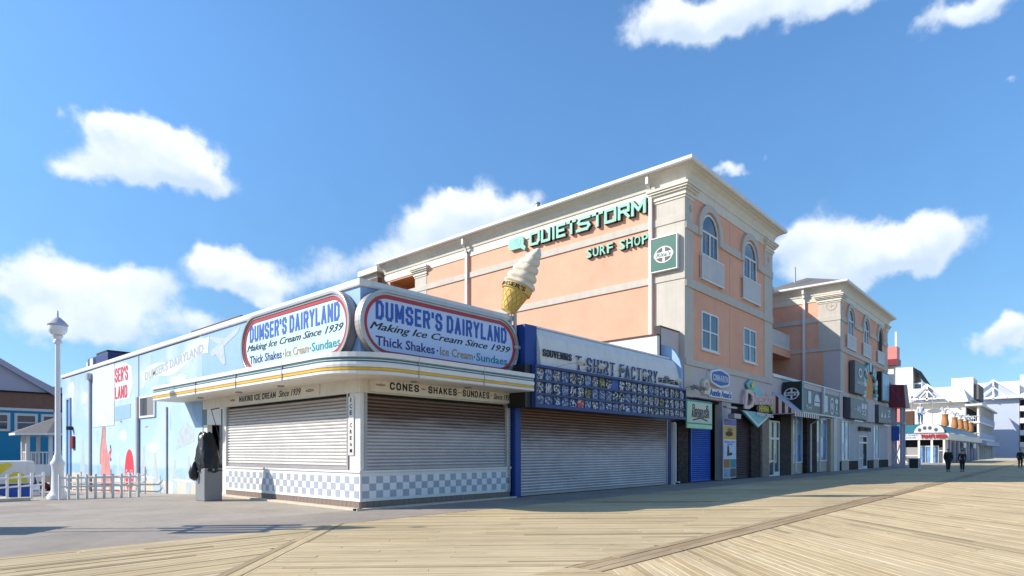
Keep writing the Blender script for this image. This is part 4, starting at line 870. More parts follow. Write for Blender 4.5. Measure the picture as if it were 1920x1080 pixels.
def juliet(par,f,u0,u1,v0,v1,d=.17):
    m=MB(f); m.box(u0,u1,v1-.07,v1,d-.05,d); m.box(u0,u1,v0,v0+.07,d-.05,d)
    k=int((u1-u0)/.13)
    for i in range(k+1): u_=u0+(u1-u0-.05)*i/k; m.box(u_,u_+.05,v0+.07,v1-.07,d-.045,d-.01)
    for u_ in (u0,u1-.05): 
        m.box(u_,u_+.05,v1-.07,v1,0,d-.05); m.box(u_,u_+.05,v0,v0+.07,0,d-.05); m.box(u_,u_+.05,v0+.07,v1-.07,.04,.07)
    b_=m.build('balcony_railing','white2',par); B('balcony_screen','white2',b_,f,(u0+.05,u1-.05,v0+.07,v1-.07,d-.06,d-.052)); return b_
archwin(q,fF,30.45,1.0,10.2,12.72); archwin(q,fF,35.9,1.0,10.2,12.72)
juliet(q,fF,29.3,32.0,10.2,11.5); juliet(q,fF,34.65,37.3,10.2,11.5)
# side lettering
def strokes(mb,paths,u0,v0,w,h,t,w0,w1):
    for P in paths:
        pts=[(u0+x*w,v0+y*h) for x,y in P]
        for i in range(len(pts)-1):
            a,b_=Vector(pts[i]),Vector(pts[i+1]); d=(b_-a).normalized(); n_=Vector((-d.y,d.x))*t/2; a2=a-d*t/2; b2=b_+d*t/2
            e=.0006*i
            mb.ext([tuple(a2-n_),tuple(b2-n_),tuple(b2+n_),tuple(a2+n_)],w0,w1+e)
GL={'Q':[[(.1,.0),(0,.0),(0,1),(1,1),(1,.25),(.8,0),(.1,0)]],'U':[[(0,1),(0,0),(1,0),(1,1)]],'I':[[(.5,0),(.5,1)]],'E':[[(1,1),(0,1),(0,0),(1,0)],[(0,.5),(.85,.5)]],
'T':[[(0,1),(1,1)],[(.5,0),(.5,1)]],'S':[[(1,1),(.2,1),(0,.7),(.1,.55),(.9,.45),(1,.25),(.8,0),(-.1,0)]],'O':[[(0,0),(0,1),(1,1),(1,0),(0,0)]],'R':[[(0,0),(0,1),(1,1),(1,.5),(.1,.5)],[(.5,.5),(1,0)]],'M':[[(0,0),(0,1),(.5,.3),(1,1),(1,0)]]}
wl=thing('wall_lettering','large mint green raised letters spelling QuietStorm high on the peach side wall','sign letters',(QX,19,14))
u=-23.3; spec=[('Q',.9),('U',.75),('I',.2),('E',.7),('T',.7),('S',1.05),('T',.8),('O',.85),('R',.8),('M',1.0)]
tw_=sum(x for _,x in spec); sp_=(7.9-tw_*.0-0)/ (tw_+.28*len(spec))
for ch,wd in spec:
    wv=wd*sp_*1.0; m=MB(fS); strokes(m,GL[ch],u+.09,13.62,wv*.92,.62,.15,.14,.22); m.build('letter','mint',wl)
    m=MB(fS); strokes(m,GL[ch],u+.09,13.62,wv*.92,.62,.17,.01,.138); m.build('letter_return','lblack',wl)
    u+=wv+.26*sp_
lg=thing('surf_logo','mint green rounded logo badge left of the QuietStorm letters','sign',(QX,24.3,14))
m=MB(fS); m.ext(stad(-25.0,-23.75,13.62,14.34,8,.3),.02,.2); m.build('badge_body','mint',lg,bevel=.02)
m=MB(fS); m.ext([(-24.0,13.62),(-23.7,13.42),(-23.6,13.6),(-23.78,13.8)],.02,.199); m.build('badge_tail','mint',lg)
m=MB(fS); m.ring(ell(-24.25,14.0,.26,.27,14),ell(-24.25,14.0,.2,.21,14),.202,.212)
for k in range(6): a=k*math.pi/3; m.ext([(-24.25,14.0),(-24.25+.19*math.cos(a),14.0+.19*math.sin(a)),(-24.25+.15*math.cos(a+.5),14.0+.15*math.sin(a+.5))],.202,.208)
m.build('badge_emblem','tealsign',lg)
wl=thing('wall_lettering','smaller mint green raised letters spelling Surf Shop under the QuietStorm letters','sign letters',(QX,17,12))
u=-19.3
for ch in "SURF SHOP":
    if ch==' ': u+=.3; continue
    m=MB(fS); text(m,ch,u,u+.36,12.0,12.5,.12,.18,bold=.015); m.build('letter','mint',wl); m=MB(fS); text(m,ch,u-.02,u+.38,11.98,12.52,.01,.119,bold=.018); m.build('letter_return','lblack',wl); u+=.445
def ritas(t,f,c,v,s,mt='white2',mb='dred'):
    MB(f).ring(ell(c,v,s,s*.82,24),ell(c,v,s*.88,s*.71,24),.002,.012).build('round_border',mt,t)
    for i in (-1,0,1): B('stripe',mb if i else mt,t,f,(c-s*.12+i*s*.42,c+s*.12+i*s*.42,v-s*.68,v+s*.68,.002,.008))
    MB(f).ext(stad(c-s*1.05,c+s*1.05,v-s*.28,v+s*.25,5,s*.2),.0125,.018).build('name_band',mt,t)
    lettering("Rita's",'green' if mb=='dred' else 'lblack',t,f,c-s*.8,c+s*.8,v-s*.2,v+s*.2,.0185,.023,bold=.02,shear=.2)
t=thing('projecting_sign',"square dark green Rita's sign with a round emblem on the building corner",'sign',(QX,14.7,11))
f_=FX(QX-.05); B('sign_box','green',t,f_,(-15.3,-13.95,10.45,12.05,.01,.22),bevel=.02); B('sign_edge','gutter',t,f_,(-15.36,-15.301,10.4,12.1,.0,.24),(-13.949,-13.9,10.4,12.1,0,.24),(-15.3,-13.95,12.051,12.1,0,.24),(-15.3,-13.95,10.4,10.449,0,.24)); ritas(t,FX(QX-.27),-14.62,11.2,.5)
# far stair tower on the back of the building
st_=thing('stair_tower','cream and rusty brown stair tower standing behind the far end of the peach building','tower',(QX,39,0))
B('tower_wall','stone',st_,ID,(QX-.2,QX+.8,38.2,40.0,0,14.9)); B('dark_opening','rust',st_,ID,(QX-.6,QX-.21,37.6,38.6,11.8,14.4)); B('tower_cap','cream',st_,ID,(QX-.5,QX+1,37.8,40.3,14.902,15.3)); B('duct','galv',st_,ID,(QX-.9,QX-.61,36.6,38.2,12.3,12.75))
# ground floor of the pink building
B('storefront_fascia','taupe',q,ID,(27.62,QR,DY-.02,DY+.3,4.24,5.75),bevel=.01)
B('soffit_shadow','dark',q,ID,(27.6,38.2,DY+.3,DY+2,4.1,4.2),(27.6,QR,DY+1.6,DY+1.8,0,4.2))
B('pier','brick',q,ID,(27.4,28.5,DY+.2,DY+.6,0,4.24),(36.5,38.0,DY+.12,DY+.6,0,4.24)); B('pier','taupe',q,ID,(32.3,33.5,DY+.1,DY+.5,0,4.24)); B('pier','brickt',q,ID,(38.0,39.15,DY,DY+.4,0,4.24)); B('pier','taupe',q,ID,(31.2,31.7,DY+.9,DY+1.1,0,4.24))
shutter(q,FY(DY+.35),29.05,31.15,.02,4.2,'slatblue',0,h=.1,bar='slatblue'); shutter(q,FY(DY+.3),33.75,36.35,.02,4.1,'slatmaroon',0,h=.1,bar='slatmaroon')
B('side_door','brick',q,ID,(28.5,29.0,DY+.8,DY+.9,0,3)); 
def door(par,f,u0,u1,v1,tr):
    o=MB(f).ring([(u0,.0),(u1,.0),(u1,v1),(u0,v1)],[(u0+.1,.08),(u1-.1,.08),(u1-.1,v1-.1),(u0+.1,v1-.1)],-.05,.06).build('door','white2',par)
    c=(u0+u1)/2; B('mullion','white2',o,f,(c-.05,c+.05,.08,v1-.1,-.04,.05),(u0+.1,c-.05,tr,tr+.14,-.04,.05),(c+.05,u1-.1,tr,tr+.14,-.04,.05),(u0+.1,c-.05,.9,1.0,-.04,.04),(c+.05,u1-.1,.08,.25,-.04,.04))
    B('pane','glass',o,f,(u0+.1,u1-.1,.08,v1-.1,-.03,-.02)); B('handle','galv',o,f,(c+.12,c+.16,.95,1.35,.05,.09)); return o
door(q,FY(DY+.1),39.2,41.2,3.5,2.3)
# shop signs on the pink building
t=thing('shop_sign','dark blue Cinnabon plaque with a curled white outline on the grey fascia','sign',(31.2,DY,5.5))
P=[]
for k in range(40):
    a=2*math.pi*k/40; x=math.cos(a); y=math.sin(a); P.append((31.3+1.22*math.copysign(abs(x)**.6,x),5.37+.40*math.copysign(abs(y)**.55,y)*(1+.22*math.exp(-(x*5)**2))))
I=[(31.3+(a-31.3)*.88,5.37+(b-5.37)*.8) for a,b in P]
MB(fF).ext(P,.03,.25).build('plaque','white2',t); MB(fF).ext(I,.251,.262).build('plaque_face','lblue',t); blk("CINNABON",'white2',t,fF,30.35,32.25,5.2,5.52,.263,.27,t=.26)
t=thing('shop_sign',"white raised Auntie Anne's lettering with a pretzel figure under the blue plaque",'sign',(31.5,DY,4.8))
MB(fF).ext(stad(30.15,33.1,4.36,4.80,5,.1),.03,.12).build('letter_backing','white2',t); lettering("Auntie Anne's",'lblue',t,fF,30.25,33.0,4.42,4.78,.121,.14,bold=.02,shear=.1)
MB(fF).ext([(29.45,4.42),(29.95,4.42),(30.02,4.9),(29.95,5.12),(29.7,5.22),(29.45,5.12),(29.38,4.9)],.05,.22).build('pretzel_badge','cream',t); MB(fF).ring(ell(29.7,4.82,.15,.22,12),ell(29.7,4.82,.09,.14,12),.221,.24).build('pretzel','lgold',t)
for k,x in enumerate((27.7,28.5)):
    o=thing('spotlight',('twin spotlight left of the pretzel badge, nearer the souvenir shop','twin spotlight just left of the pretzel badge')[k],'spotlight',(x,DY,4.7),'spotlights on the grey fascia')
    m=MB(); m.tube([(x,DY,4.62),(x+.2,DY-.35,4.68)],.02); m.build('arm','galv',o); m=MB(); m.tube([(x+.18,DY-.35,4.72),(x+.38,DY-.5,4.6)],[.05,.1],10); m.tube([(x-.02,DY-.35,4.66),(x-.18,DY-.5,4.55)],[.05,.1],10); m.build('lamp_head','grey',o)
t=thing('shop_sign','layered turquoise, pink and yellow Dimensions sign ending in a downward chevron','sign',(36.5,DY,4.4))
g=FY(DY-.05)
MB(g).ext([(34.3,3.86),(39.1,3.86),(36.7,2.95)],.05,.16).build('chevron','tealsign',t); MB(g).ext([(34.55,3.8),(34.9,3.8),(36.7,3.12),(38.5,3.8),(38.85,3.8),(36.7,3.0)],.161,.18).build('chevron_outline','white2',t)
MB(g).ext([(35.0,5.4),(35.6,5.7),(36.2,5.5),(37.6,4.9),(36.2,4.55),(35.9,4.6)],.05,.15).build('swoosh','tealsign',t)
lettering("D",'rib',t,g,34.4,35.9,3.95,5.05,.2,.28,shear=.15,bold=.02); lettering("imensions",'rib',t,g,35.9,38.9,4.25,5.0,.2,.28,shear=.2,bold=.02,skew=.15)
MB(g).ext(ell(37.6,4.08,1.2,.38,20),.12,.19).build('name_oval','lblack',t); lettering("HENNA",'gold',t,g,36.8,38.4,3.92,4.3,.191,.21,bold=.018); lettering("PIERCING",'white2',t,g,36.4,39.0,3.62,3.84,.19,.26,bold=.015)
m=MB(g); m.lathe([(.02,0),(.1,.1),(.02,.2)],0,0,6); m=MB(g)
for (u_,v_,s_) in ((35.7,5.35,.28),(38.85,4.25,.3)):
    P=[]
    for k in range(10): r_=s_ if k%2==0 else s_*.4; P.append((u_+r_*math.sin(k*math.pi/5),v_+r_*math.cos(k*math.pi/5)))
    m.ext(P,.2,.24)
m.build('star','gold',t)
t=thing('airbrush_sign','pale green hanging Airbrush sign over the gap beside the blue shutter','sign',(28.7,13,3.3))
g=FY(DY-.35)
B('sign_panel','ggreen',t,g,(27.1,29.85,2.65,4.0,0,.08),bevel=.01); B('sign_stripe','teal',t,g,(27.1,29.85,2.86,2.92,.081,.088),(27.1,29.85,3.93,3.99,.081,.088)); B('sign_centre','cream',t,g,(27.4,29.6,3.0,3.82,.081,.085))
blk("AIRBRUSH",'lblack',t,g,27.55,29.45,3.18,3.6,.086,.1,t=.36)
m=MB(g)
for c_ in (27.75,29.25): m.ring(ell(c_,3.7,.13,.12,10),ell(c_,3.7,.08,.06,10),.086,.1)
m.ext([(27.7,3.02),(28.5,3.14),(29.3,3.02),(29.3,3.08),(28.5,3.2),(27.7,3.08)],.086,.1); m.build('flourish','lblack',t); B('sign_bracket','galvd',t,ID,(27.3,27.35,DY-.35,DY+.2,3.99,4.04),(29.6,29.65,DY-.35,DY+.2,3.99,4.04))
t=thing('menu_board','tall narrow board of stacked food posters between the blue and maroon shutters','poster',(32.6,DY,0))
g=FY(DY-.12)
B('board','white2',t,g,(31.85,33.55,.12,3.3,0,.05)); B('purple_header','purple',t,g,(31.88,33.52,2.95,3.28,.051,.056)); B('burger_poster','postery',t,g,(31.88,33.52,2.2,2.93,.051,.056)); B('white_poster','posterw',t,g,(31.88,33.52,1.18,2.15,.051,.056))
MB(g).ext(ell(32.6,2.5,.5,.14,14),.057,.062).build('food_picture','rust',t); MB(g).ext(ell(32.7,2.72,.35,.1,14),.057,.062).build('food_picture','brownbase',t); MB(g).ext([(32.3,1.3),(33,1.35),(32.95,1.5),(32.6,1.45),(32.55,1.85),(32.35,1.85)],.057,.062).build('food_picture','rust',t)
lettering("BREAKFAST\nMENU",'lblue',t,g,32.0,33.4,1.88,2.1,.057,.062)
for i in range(2):
    for j in range(2): B('food_picture',('bluepic','clay','shingle','lteal')[i*2+j],t,g,(31.9+i*.83,32.68+i*.83,.16+j*.5,.63+j*.5,.051,.056))
m=MB(); m.box(31.6,33.0,13.2,13.4,3.85,3.95); m.box(32.0,32.9,12.95,13.3,3.3,3.55); m.build('overhead_lamp','galvd',t)
# ================================================================== MIDDLE BLOCK
md=thing('connecting_block','recessed peach block with a balcony above a row of shopfronts between the two tall buildings','building',(QR,DY,0))
X0,X1=QR+.02,55.36
B('upper_wall','peach',md,ID,(X0,X1,19.1,19.4,6.3,15.5)); B('lower_wall','taupe',md,ID,(X0,X1,DY+.7,DY+.9,0,6.0)); B('terrace_floor','roof',md,ID,(X0,X1,DY+.2,19.1,6.0,6.2))
B('terrace_edge','gutter',md,ID,(X0,X1,DY-.1,DY+.18,6.25,6.45),bevel=.02); B('terrace_fascia','taupe',md,ID,(X0,X1,DY+.0,DY+.18,4.25,6.24)); 
B('eave','cream',md,ID,(X0+.5,X1-.5,18.7,19.4,15.5,15.8))
bl=B('balcony','peach',md,ID,(48,X1,17.5,19.1,9.55,10.15)); B('balcony_cap','white2',bl,ID,(48,X1,17.45,17.6,10.152,10.25)); juliet(bl,FY(17.75),48,X1-.02,10.25,11.5,.2)
sash(md,FY(19.1),49.5,51.5,10.4,12.9); sash(md,FY(19.1),52.6,55.1,10.4,13.2); B('dark_opening','dark',md,FY(19.1),(44,55,6.6,9.3,0,.02))
mq=B('marquee','charcoal',md,ID,(41.5,51.0,12.42,DY-.12,4.08,6.0),bevel=.02)
B('marquee_trim','galv',mq,ID,(41.5,51.0,12.36,12.42,4.0,4.1),(41.5,51.0,12.34,12.42,5.95,6.05)); B('teal_edge','tealsign',mq,ID,(41.4,41.498,12.36,12.5,4.1,6.0))
g=FY(12.415)
B('divider','taupe',mq,g,(45.7,46.15,4.1,5.95,.002,.04),(50.1,50.98,4.1,5.95,.002,.04),(41.7,45.6,5.6,5.94,.002,.03),(46.2,50.0,5.6,5.94,.002,.03))
m=MB(g); m.box(42.7,43.3,4.7,5.5,.003,.02); m.ext([(44.0,4.9),(45.2,4.9),(45.2,5.05),(44.9,5.35),(44.6,5.4),(44.2,5.3)],.003,.02); m.box(44.0,45.2,4.6,4.82,.003,.02); text(m,"Reef",42.2,43.6,4.3,4.6,.003,.02,shear=.3); m.box(46.4,47.1,4.3,5.45,.003,.02)
m.ring(ell(48.2,4.8,.5,.62,18),ell(48.2,4.8,.36,.48,18),.003,.02); m.ext(ell(48.2,4.8,.22,.28,8),.003,.02); m.ext(ell(49.4,5.2,.38,.2,12),.003,.02); text(m,"O'NEILL",49.0,49.9,4.25,4.45,.003,.02,bold=.02); m.ext([(49.2,4.55),(49.6,4.55),(49.5,4.95),(49.35,4.95)],.003,.02); m.build('brand_print','lightgrey',mq)
t=thing('end_sign',"black Rita's sign with a round white emblem on the left end of the marquee",'sign',(41.3,13,5))
B('sign_panel','black',t,ID,(41.3,41.4,12.4,DY-.1,4.2,6.02)); ritas(t,FX(41.3),-13.0,5.25,.46,'lightgrey','black')
# awning
aw=thing('striped_awning',"red and white striped canvas awning in front of the Rita's shop",'awning',(QR,DY,4))
a0,a1=QR+.05,41.48
z=lambda y:5.28-(DY-y)*(1.28/1.35)
for k in range(7):
    ya=DY-.02-k*.19; yb=ya-.19; m=MB(); m.add([(a0,ya,3.92),(a0,yb,3.92),(a0,yb,z(yb)),(a0,ya,z(ya)),(a0+.02,ya,3.92),(a0+.02,yb,3.92),(a0+.02,yb,z(yb)),(a0+.02,ya,z(ya))],[(0,3,2,1),(4,5,6,7),(0,1,5,4),(2,3,7,6),(0,4,7,3),(1,2,6,5)]); m.build('side_stripe',('white','dred')[k%2],aw)
m=MB(); m.add([(a0-.01,DY,5.3),(a1-.2,DY,5.3),(a1-.2,12.3,4.02),(a0-.01,12.3,4.02),(a0-.01,DY,5.27),(a1-.2,DY,5.27),(a1-.2,12.3,3.99),(a0-.01,12.3,3.99)],[(0,1,2,3),(7,6,5,4),(0,3,7,4),(1,5,6,2),(0,4,5,1),(3,2,6,7)]); m.build('awning_top','lilac',aw)
for k in range(24): B('valance_flap',('white','dred')[k%2],aw,ID,(a0+k*.21,a0+k*.21+.205,12.26,12.29,3.72,4.0))
B('awning_frame','galv',aw,ID,(a0-.05,a0,12.3,DY,3.86,3.91))
# shopfront pieces
B('pier','brick',md,ID,(41.25,43.2,DY-.02,DY+.5,0,4.25),(46.6,49.0,DY-.02,DY+.5,0,4.25)); B('pier','tan',md,ID,(43.2,43.6,DY-.04,DY+.5,0,4.25),(52.5,53.3,DY-.05,DY+.6,0,4.25)); B('pier','cream',md,ID,(53.3,54.1,DY-.09,DY+.6,0,4.25)); B('pier','taupe',md,ID,(54.1,55.36,DY,DY+.4,0,4.25))
def disp(par,f,u0,u1,v0,v1,n_=1):
    o=MB(f).ring([(u0,v0),(u1,v0),(u1,v1),(u0,v1)],[(u0+.1,v0+.1),(u1-.1,v0+.1),(u1-.1,v1-.1),(u0+.1,v1-.1)],-.02,.07).build('display_window','white2',par)
    B('pane','glass2',o,f,(u0+.1,u1-.1,v0+.1,v1-.1,0,.01)); B('window_poster','posterw',o,f,(u0+.25,(u0+u1)/2,v0+.6,v0+1.5,.012,.02)); B('window_poster','bluepic',o,f,((u0+u1)/2+.1,u1-.2,v1-1.4,v1-.4,.012,.02))
    for i in range(n_): B('mullion','white2',o,f,(u0+(u1-u0)*(i+1)/(n_+1)-.03,u0+(u1-u0)*(i+1)/(n_+1)+.03,v0+.1,v1-.1,.011,.06))
    B('stall_riser','tan',o,f,(u0,u1,.0,v0-.02,-.02,.05)); return o
disp(md,FY(DY+.3),43.65,46.5,.75,4.1); disp(md,FY(DY+.25),49.3,52.4,.8,4.1)
for x in (43.75,49.2):
    m=MB(); m.tube([(x,DY-.15,4.1),(x,DY-.15,.2),(x+.12,DY-.3,.08)],.06); m.build('downspout','gutter',md)
m=MB(); m.tube([(45.85,12.3,6.0),(45.85,12.3,4.2),(46.8,12.9,3.8),(46.9,DY-.2,3.5),(46.9,DY-.2,.1)],.06); m.build('downspout','gutter',md)
for x0_,x1_ in ((47.5,50.2),): B('light_tube','gutter',md,ID,(x0_,x1_,12.9,13.0,3.95,4.03))
# ================================================================== SECOND TOWER
BX=55.4; BR_=73.4
q2=thing('peach_tower','farther peach and cream building with three arched windows and surf brand panels','building',(BX,DY,0)); q=q2
fB=FX(BX)
B('side_wall','peach',q2,ID,(BX,BX+.3,DY+.3,21,6.0,14.53)); B('front_wall','peach',q2,ID,(BX+.3,BR_,DY,DY+.3,6.3,14.53)); B('end_wall','peach',q2,ID,(BR_-.3,BR_,DY+.3,21,0,14.53),(BX+.3,BR_-.3,20.7,21,0,14.5))
B('side_lower_wall','taupe',q2,ID,(BX-.01,BX+.29,DY+.02,14.9,6.1,10.1)); B('ground_wall','taupe',q2,ID,(BX-.02,BR_+.02,DY-.02,DY+.28,0,4.3))
B('stone_band','stone',q2,fB,(-19.1,-13.58,12.35,12.75,0,.08),bevel=.01); B('stone_band','stone',q2,fB,(-19.1,-13.58,9.9,10.2,0,.08),bevel=.01)
B('corner_pilaster','stone',q2,ID,(BX-.04,BX+.9,DY-.04,15.3,10.2,14.3),bevel=.015); B('pilaster','stone',q2,ID,(BR_-1.2,BR_+.04,DY-.04,DY+.5,6.3,14.2),bevel=.015); B('pilaster','stone',q2,ID,(BX-.0,BX+1.3,DY-.035,DY+.3,6.3,9.9))
archband(fF,[58.6,64.1,69.9],BX,BR_+.02,12.35,12.75,1.05,1.42,12.75); B('stone_band','stone',q2,fF,(BX,BR_+.03,9.8,10.2,0,.09),bevel=.01); B('stone_band','stone',q2,fF,(BX,BR_+.03,6.1,6.45,0,.14),bevel=.01)
capital(BX-.04,BX+.9,DY-.04,15.3,13.85); capital(BR_-1.1,BR_+.04,DY-.04,DY+.5,13.85); star(fB,-14.3,13.6,q2); star(fF,56,13.4,q2)
MB(fB).ring(ell(-14.3,13.6,.42,.42,18),ell(-14.3,13.6,.34,.34,18),.04,.06).build('round_ornament','tan',q2)
m=MB(); sweep(m,[(BX,21),(BX,DY),(BR_,DY),(BR_,21)],cprof); m.build('cornice','cream',q2)
m=MB(); sweep(m,[(BX-.5,21),(BX-.5,DY-.5),(BR_+.5,DY-.5),(BR_+.5,21)],[(a,b+CD) for a,b in ((.121,15.66),(.17,15.66),(.22,15.72),(.22,15.86),(.121,15.86))]); m.build('gutter','gutter',q2)
m=MB(); x0,x1,y0,y1=BX-.5,BR_+.5,DY-.5,21.2; z_=15.84+CD; m.add([(x0,y0,z_),(x1,y0,z_),(x1,y1,z_),(x0,y1,z_),(x0+4.1,y0+4.1,z_+1.8),(x1-4.1,y0+4.1,z_+1.8)],[(0,1,5,4),(1,2,5),(2,3,4,5),(3,0,4)]); m.build('hipped_roof','shingle',q2)
m=MB(); m.lathe([(.08,0),(.08,1.3),(.02,1.4)],56.5,17.5,8,16.3); m.build('vent_pipe','galv',q2)
m=MB(); m.box(BX-.22,BX-.08,16.3,16.48,6.3,14.5); m.box(BX-.56,BX-.4,16.3,16.46,14.8,15.22); m.box(BX-.4,BX-.1,16.3,16.46,14.5,14.8); m.build('downspout','gutter',q2)
for c in (58.6,64.1): archwin(q2,fF,c,1.0,10.3,12.72)
archwin(q2,fF,69.9,1.0,10.3,12.72,dark=True)
for c in (58.6,64.1,69.9): juliet(q2,fF,c-1.5,c+1.5,10.25,11.45)
t=thing('brand_panel','tall dark grey Oakley panel with a ring logo left of the tiled arch','sign',(59.7,DY,8))
B('panel_box','charcoal',t,fF,(58.0,61.3,6.55,9.3,.1,.5),bevel=.02); MB(fF).ring(ell(59.8,8.35,.62,.42,24),ell(59.8,8.35,.42,.26,24),.502,.53).build('ring_logo','lightgrey',t); lettering("OAKLEY",'lightgrey',t,fF,58.6,61.0,7.35,7.62,.502,.53,bold=.015)
t=thing('picture_panel','tall blue picture panel right of the tiled arch','sign',(70.2,DY,8)); B('panel_box','black',t,fF,(68.5,72.0,6.5,9.4,.1,.45),bevel=.02); B('picture','bluepic',t,fF,(68.8,71.8,6.65,9.25,.452,.47))
# tiled arch
c_=64.7; m=MB(fF); n=20
ar=B('arch_niche','orange',q2,fF,(62.9,66.4,6.0,7.6,.1,.12)); m=MB(fF); m.ext([(c_+1.75*math.cos(math.pi*k/n),7.55+1.3*math.sin(math.pi*k/n)) for k in range(n+1)],.1,.119); m.build('niche_head','orange',q2)
B('niche_base','taupe',q2,fF,(62.9,66.4,4.3,6.35,.13,.28))
mo=MB(fF)
for k in range(14):
    a=math.pi*(k+.5)/14; rr0,rr1=1.85,2.75
    o=MB(fF); da=math.pi/14*.46; o.ext([(c_+rr0*math.cos(a-da),7.4+rr0*.85*math.sin(a-da)),(c_+rr1*math.cos(a-da),7.4+rr1*.85*math.sin(a-da)),(c_+rr1*math.cos(a+da),7.4+rr1*.85*math.sin(a+da)),(c_+rr0*math.cos(a+da),7.4+rr0*.85*math.sin(a+da))],.1,.3+.05*(k%2)); o.build('arch_block',('tealsign','lightgrey','charcoal')[k%3],q2)
for s_ in (-1,1):
    for k in range(3): u_=c_+s_*2.3; o=MB(fF); o.box(u_-.42,u_+.42,6.45+k*.32,6.73+k*.32,.1,.3+.05*(k%2)); o.build('arch_block',('lightgrey','tealsign','charcoal')[k%3],q2)
for (a,b_,s1) in ((56.6,62.6,0),(67.0,72.8,1)):
    mq=B('brand_fascia','charcoal',q2,fF,(a,b_,4.35,6.05,.02,.5),bevel=.02); g=FY(DY-.5); m=MB(g)
    if not s1: text(m,"VANS",58.6,59.9,4.9,5.5,.003,.03,bold=.018); text(m,"VOLCOM",57.0,58.4,5.0,5.25,.003,.03); m.box(60.2,61.0,5.3,5.75,.003,.03); m.box(61.2,62.0,5.3,5.75,.003,.03); text(m,"22",60.2,61.9,4.75,5.2,.003,.03,bold=.015); text(m,"RVCA",60.2,62.0,4.45,4.65,.003,.03)
    else: m.ext([(67.8,4.9),(68.7,4.9),(68.25,5.5)],.003,.03); m.ext([(69.2,4.9),(70.1,4.9),(69.7,5.4)],.003,.03); text(m,"Z",70.8,72.0,5.0,5.7,.003,.03,bold=.018); text(m,"ROXY",71.2,72.4,4.5,4.8,.003,.03)
    m.build('brand_print','lightgrey',mq)
for x0_,x1_ in ((57.2,60.0),(68.5,71.0)): B('light_tube','gutter',q2,ID,(x0_,x1_,12.95,13.05,4.1,4.2))
disp(q2,FY(DY-.03),55.5,57.9,.8,4.1); disp(q2,FY(DY-.03),66.9,69.2,.8,4.1); door(q2,FY(DY-.03),61.2,64.3,3.0,2.3); B('dark_doorway','dark',q2,FY(DY-.03),(62.9,64.2,.05,2.9,.0,.01))
for a,b_ in ((55.3,55.5),(57.9,60.9),(64.6,66.8),(69.3,73.4)): B('dark_plinth','brick',q2,FY(DY-.02),(a,b_,0,.75,0,.08))
t=thing('door_lettering','bold black raised QuietStorm letters over the tower shop door','sign letters',(63,DY,3.6)); lettering("QUIETSTORM",'lblack',t,fF,60.9,65.2,3.35,3.8,.1,.22,bold=.01)
# ================================================================== far right
# lattice tower pavilion with maroon roof
tw2=thing('roofed_gate_tower','white lattice post tower with a maroon metal roof beyond the peach tower','tower',(75,13,0))
for y_ in (12.5,13.25): 
    for x_ in (74.7,76.0): B('post','lilac',tw2,ID,(x_,x_+.25,y_,y_+.25,0,6.2))
B('cross_beam','lilac',tw2,ID,(74.6,76.3,12.4,12.49,4.4,4.65),(74.6,74.69,12.5,14.6,4.4,4.65),(74.6,74.69,12.75,13.25,.1,.3))
m=MB(); m.tube([(74.7,12.7,.1),(74.7,13.35,2.4)],.05,6); m.tube([(74.7,13.35,.1),(74.7,12.7,2.4)],.05,6); m.build('brace','white2',tw2)
m=MB(); m.add([(74.3,12.15,6.15),(76.6,12.15,6.15),(76.6,16.0,6.15),(74.3,16.0,6.15),(74.5,12.35,8.5),(76.4,12.35,8.5),(76.4,13.6,8.6),(74.5,13.6,8.6),(74.5,15.5,11.0),(76.4,15.5,11.0)],[(3,2,1,0),(0,1,5,4),(1,2,9,6,5),(2,3,8,9),(3,0,4,7,8),(4,5,6,7),(7,6,9,8)]); m.build('maroon_roof','maroon',tw2)
for k in range(4): y_=12.5+k*.5; B('roof_seam','dred',tw2,ID,(74.30,74.36+.05*k*0,y_,y_+.05,6.2,8.4))
B('notice_box','lblue',tw2,ID,(74.3,74.55,12.75,13.45,2.7,4.2))
t=thing('spired_roof','small coral roof with a thin white spire rising behind the tower cornice','roof tower',(80,14.6,0))
B('white_shaft','white',t,ID,(79.8,80.8,14.2,14.9,0,11.2)); B('maroon_eave','maroon',t,ID,(79.4,81.2,13.75,15.4,11.2,11.9)); B('coral_roof','coral',t,ID,(79.5,81.1,13.85,15.3,11.902,13.3)); B('spire','white',t,ID,(80.1,80.3,13.95,14.15,13.302,15.0))
t=thing('sign_tower','white post sign with vertical black lettering under a coral canopy','sign',(84,15.2,0))
B('post_panel','white',t,ID,(84,84.6,14.7,15.5,0,5.0)); B('canopy_block','coral',t,ID,(83.7,85,14.2,16.6,5.02,6.8))
for k,ch in enumerate("SHOPS"): blk(ch,'lblack',t,FX(84),-15.3,-14.95,4.1-k*.62,4.55-k*.62,.005,.02,name='letter')
t=thing('kiosk','narrow orange and red kiosk between the peach tower and the white post sign','kiosk',(80,15.5,0)); B('kiosk_wall','clay',t,ID,(80.5,81.5,15.3,16.6,0,3.0)); B('red_top','red',t,ID,(80.4,81.6,15.2,16.7,3.0,4.4)); B('white_lintel','white',t,ID,(80.3,81.7,15.1,16.8,4.402,4.8))
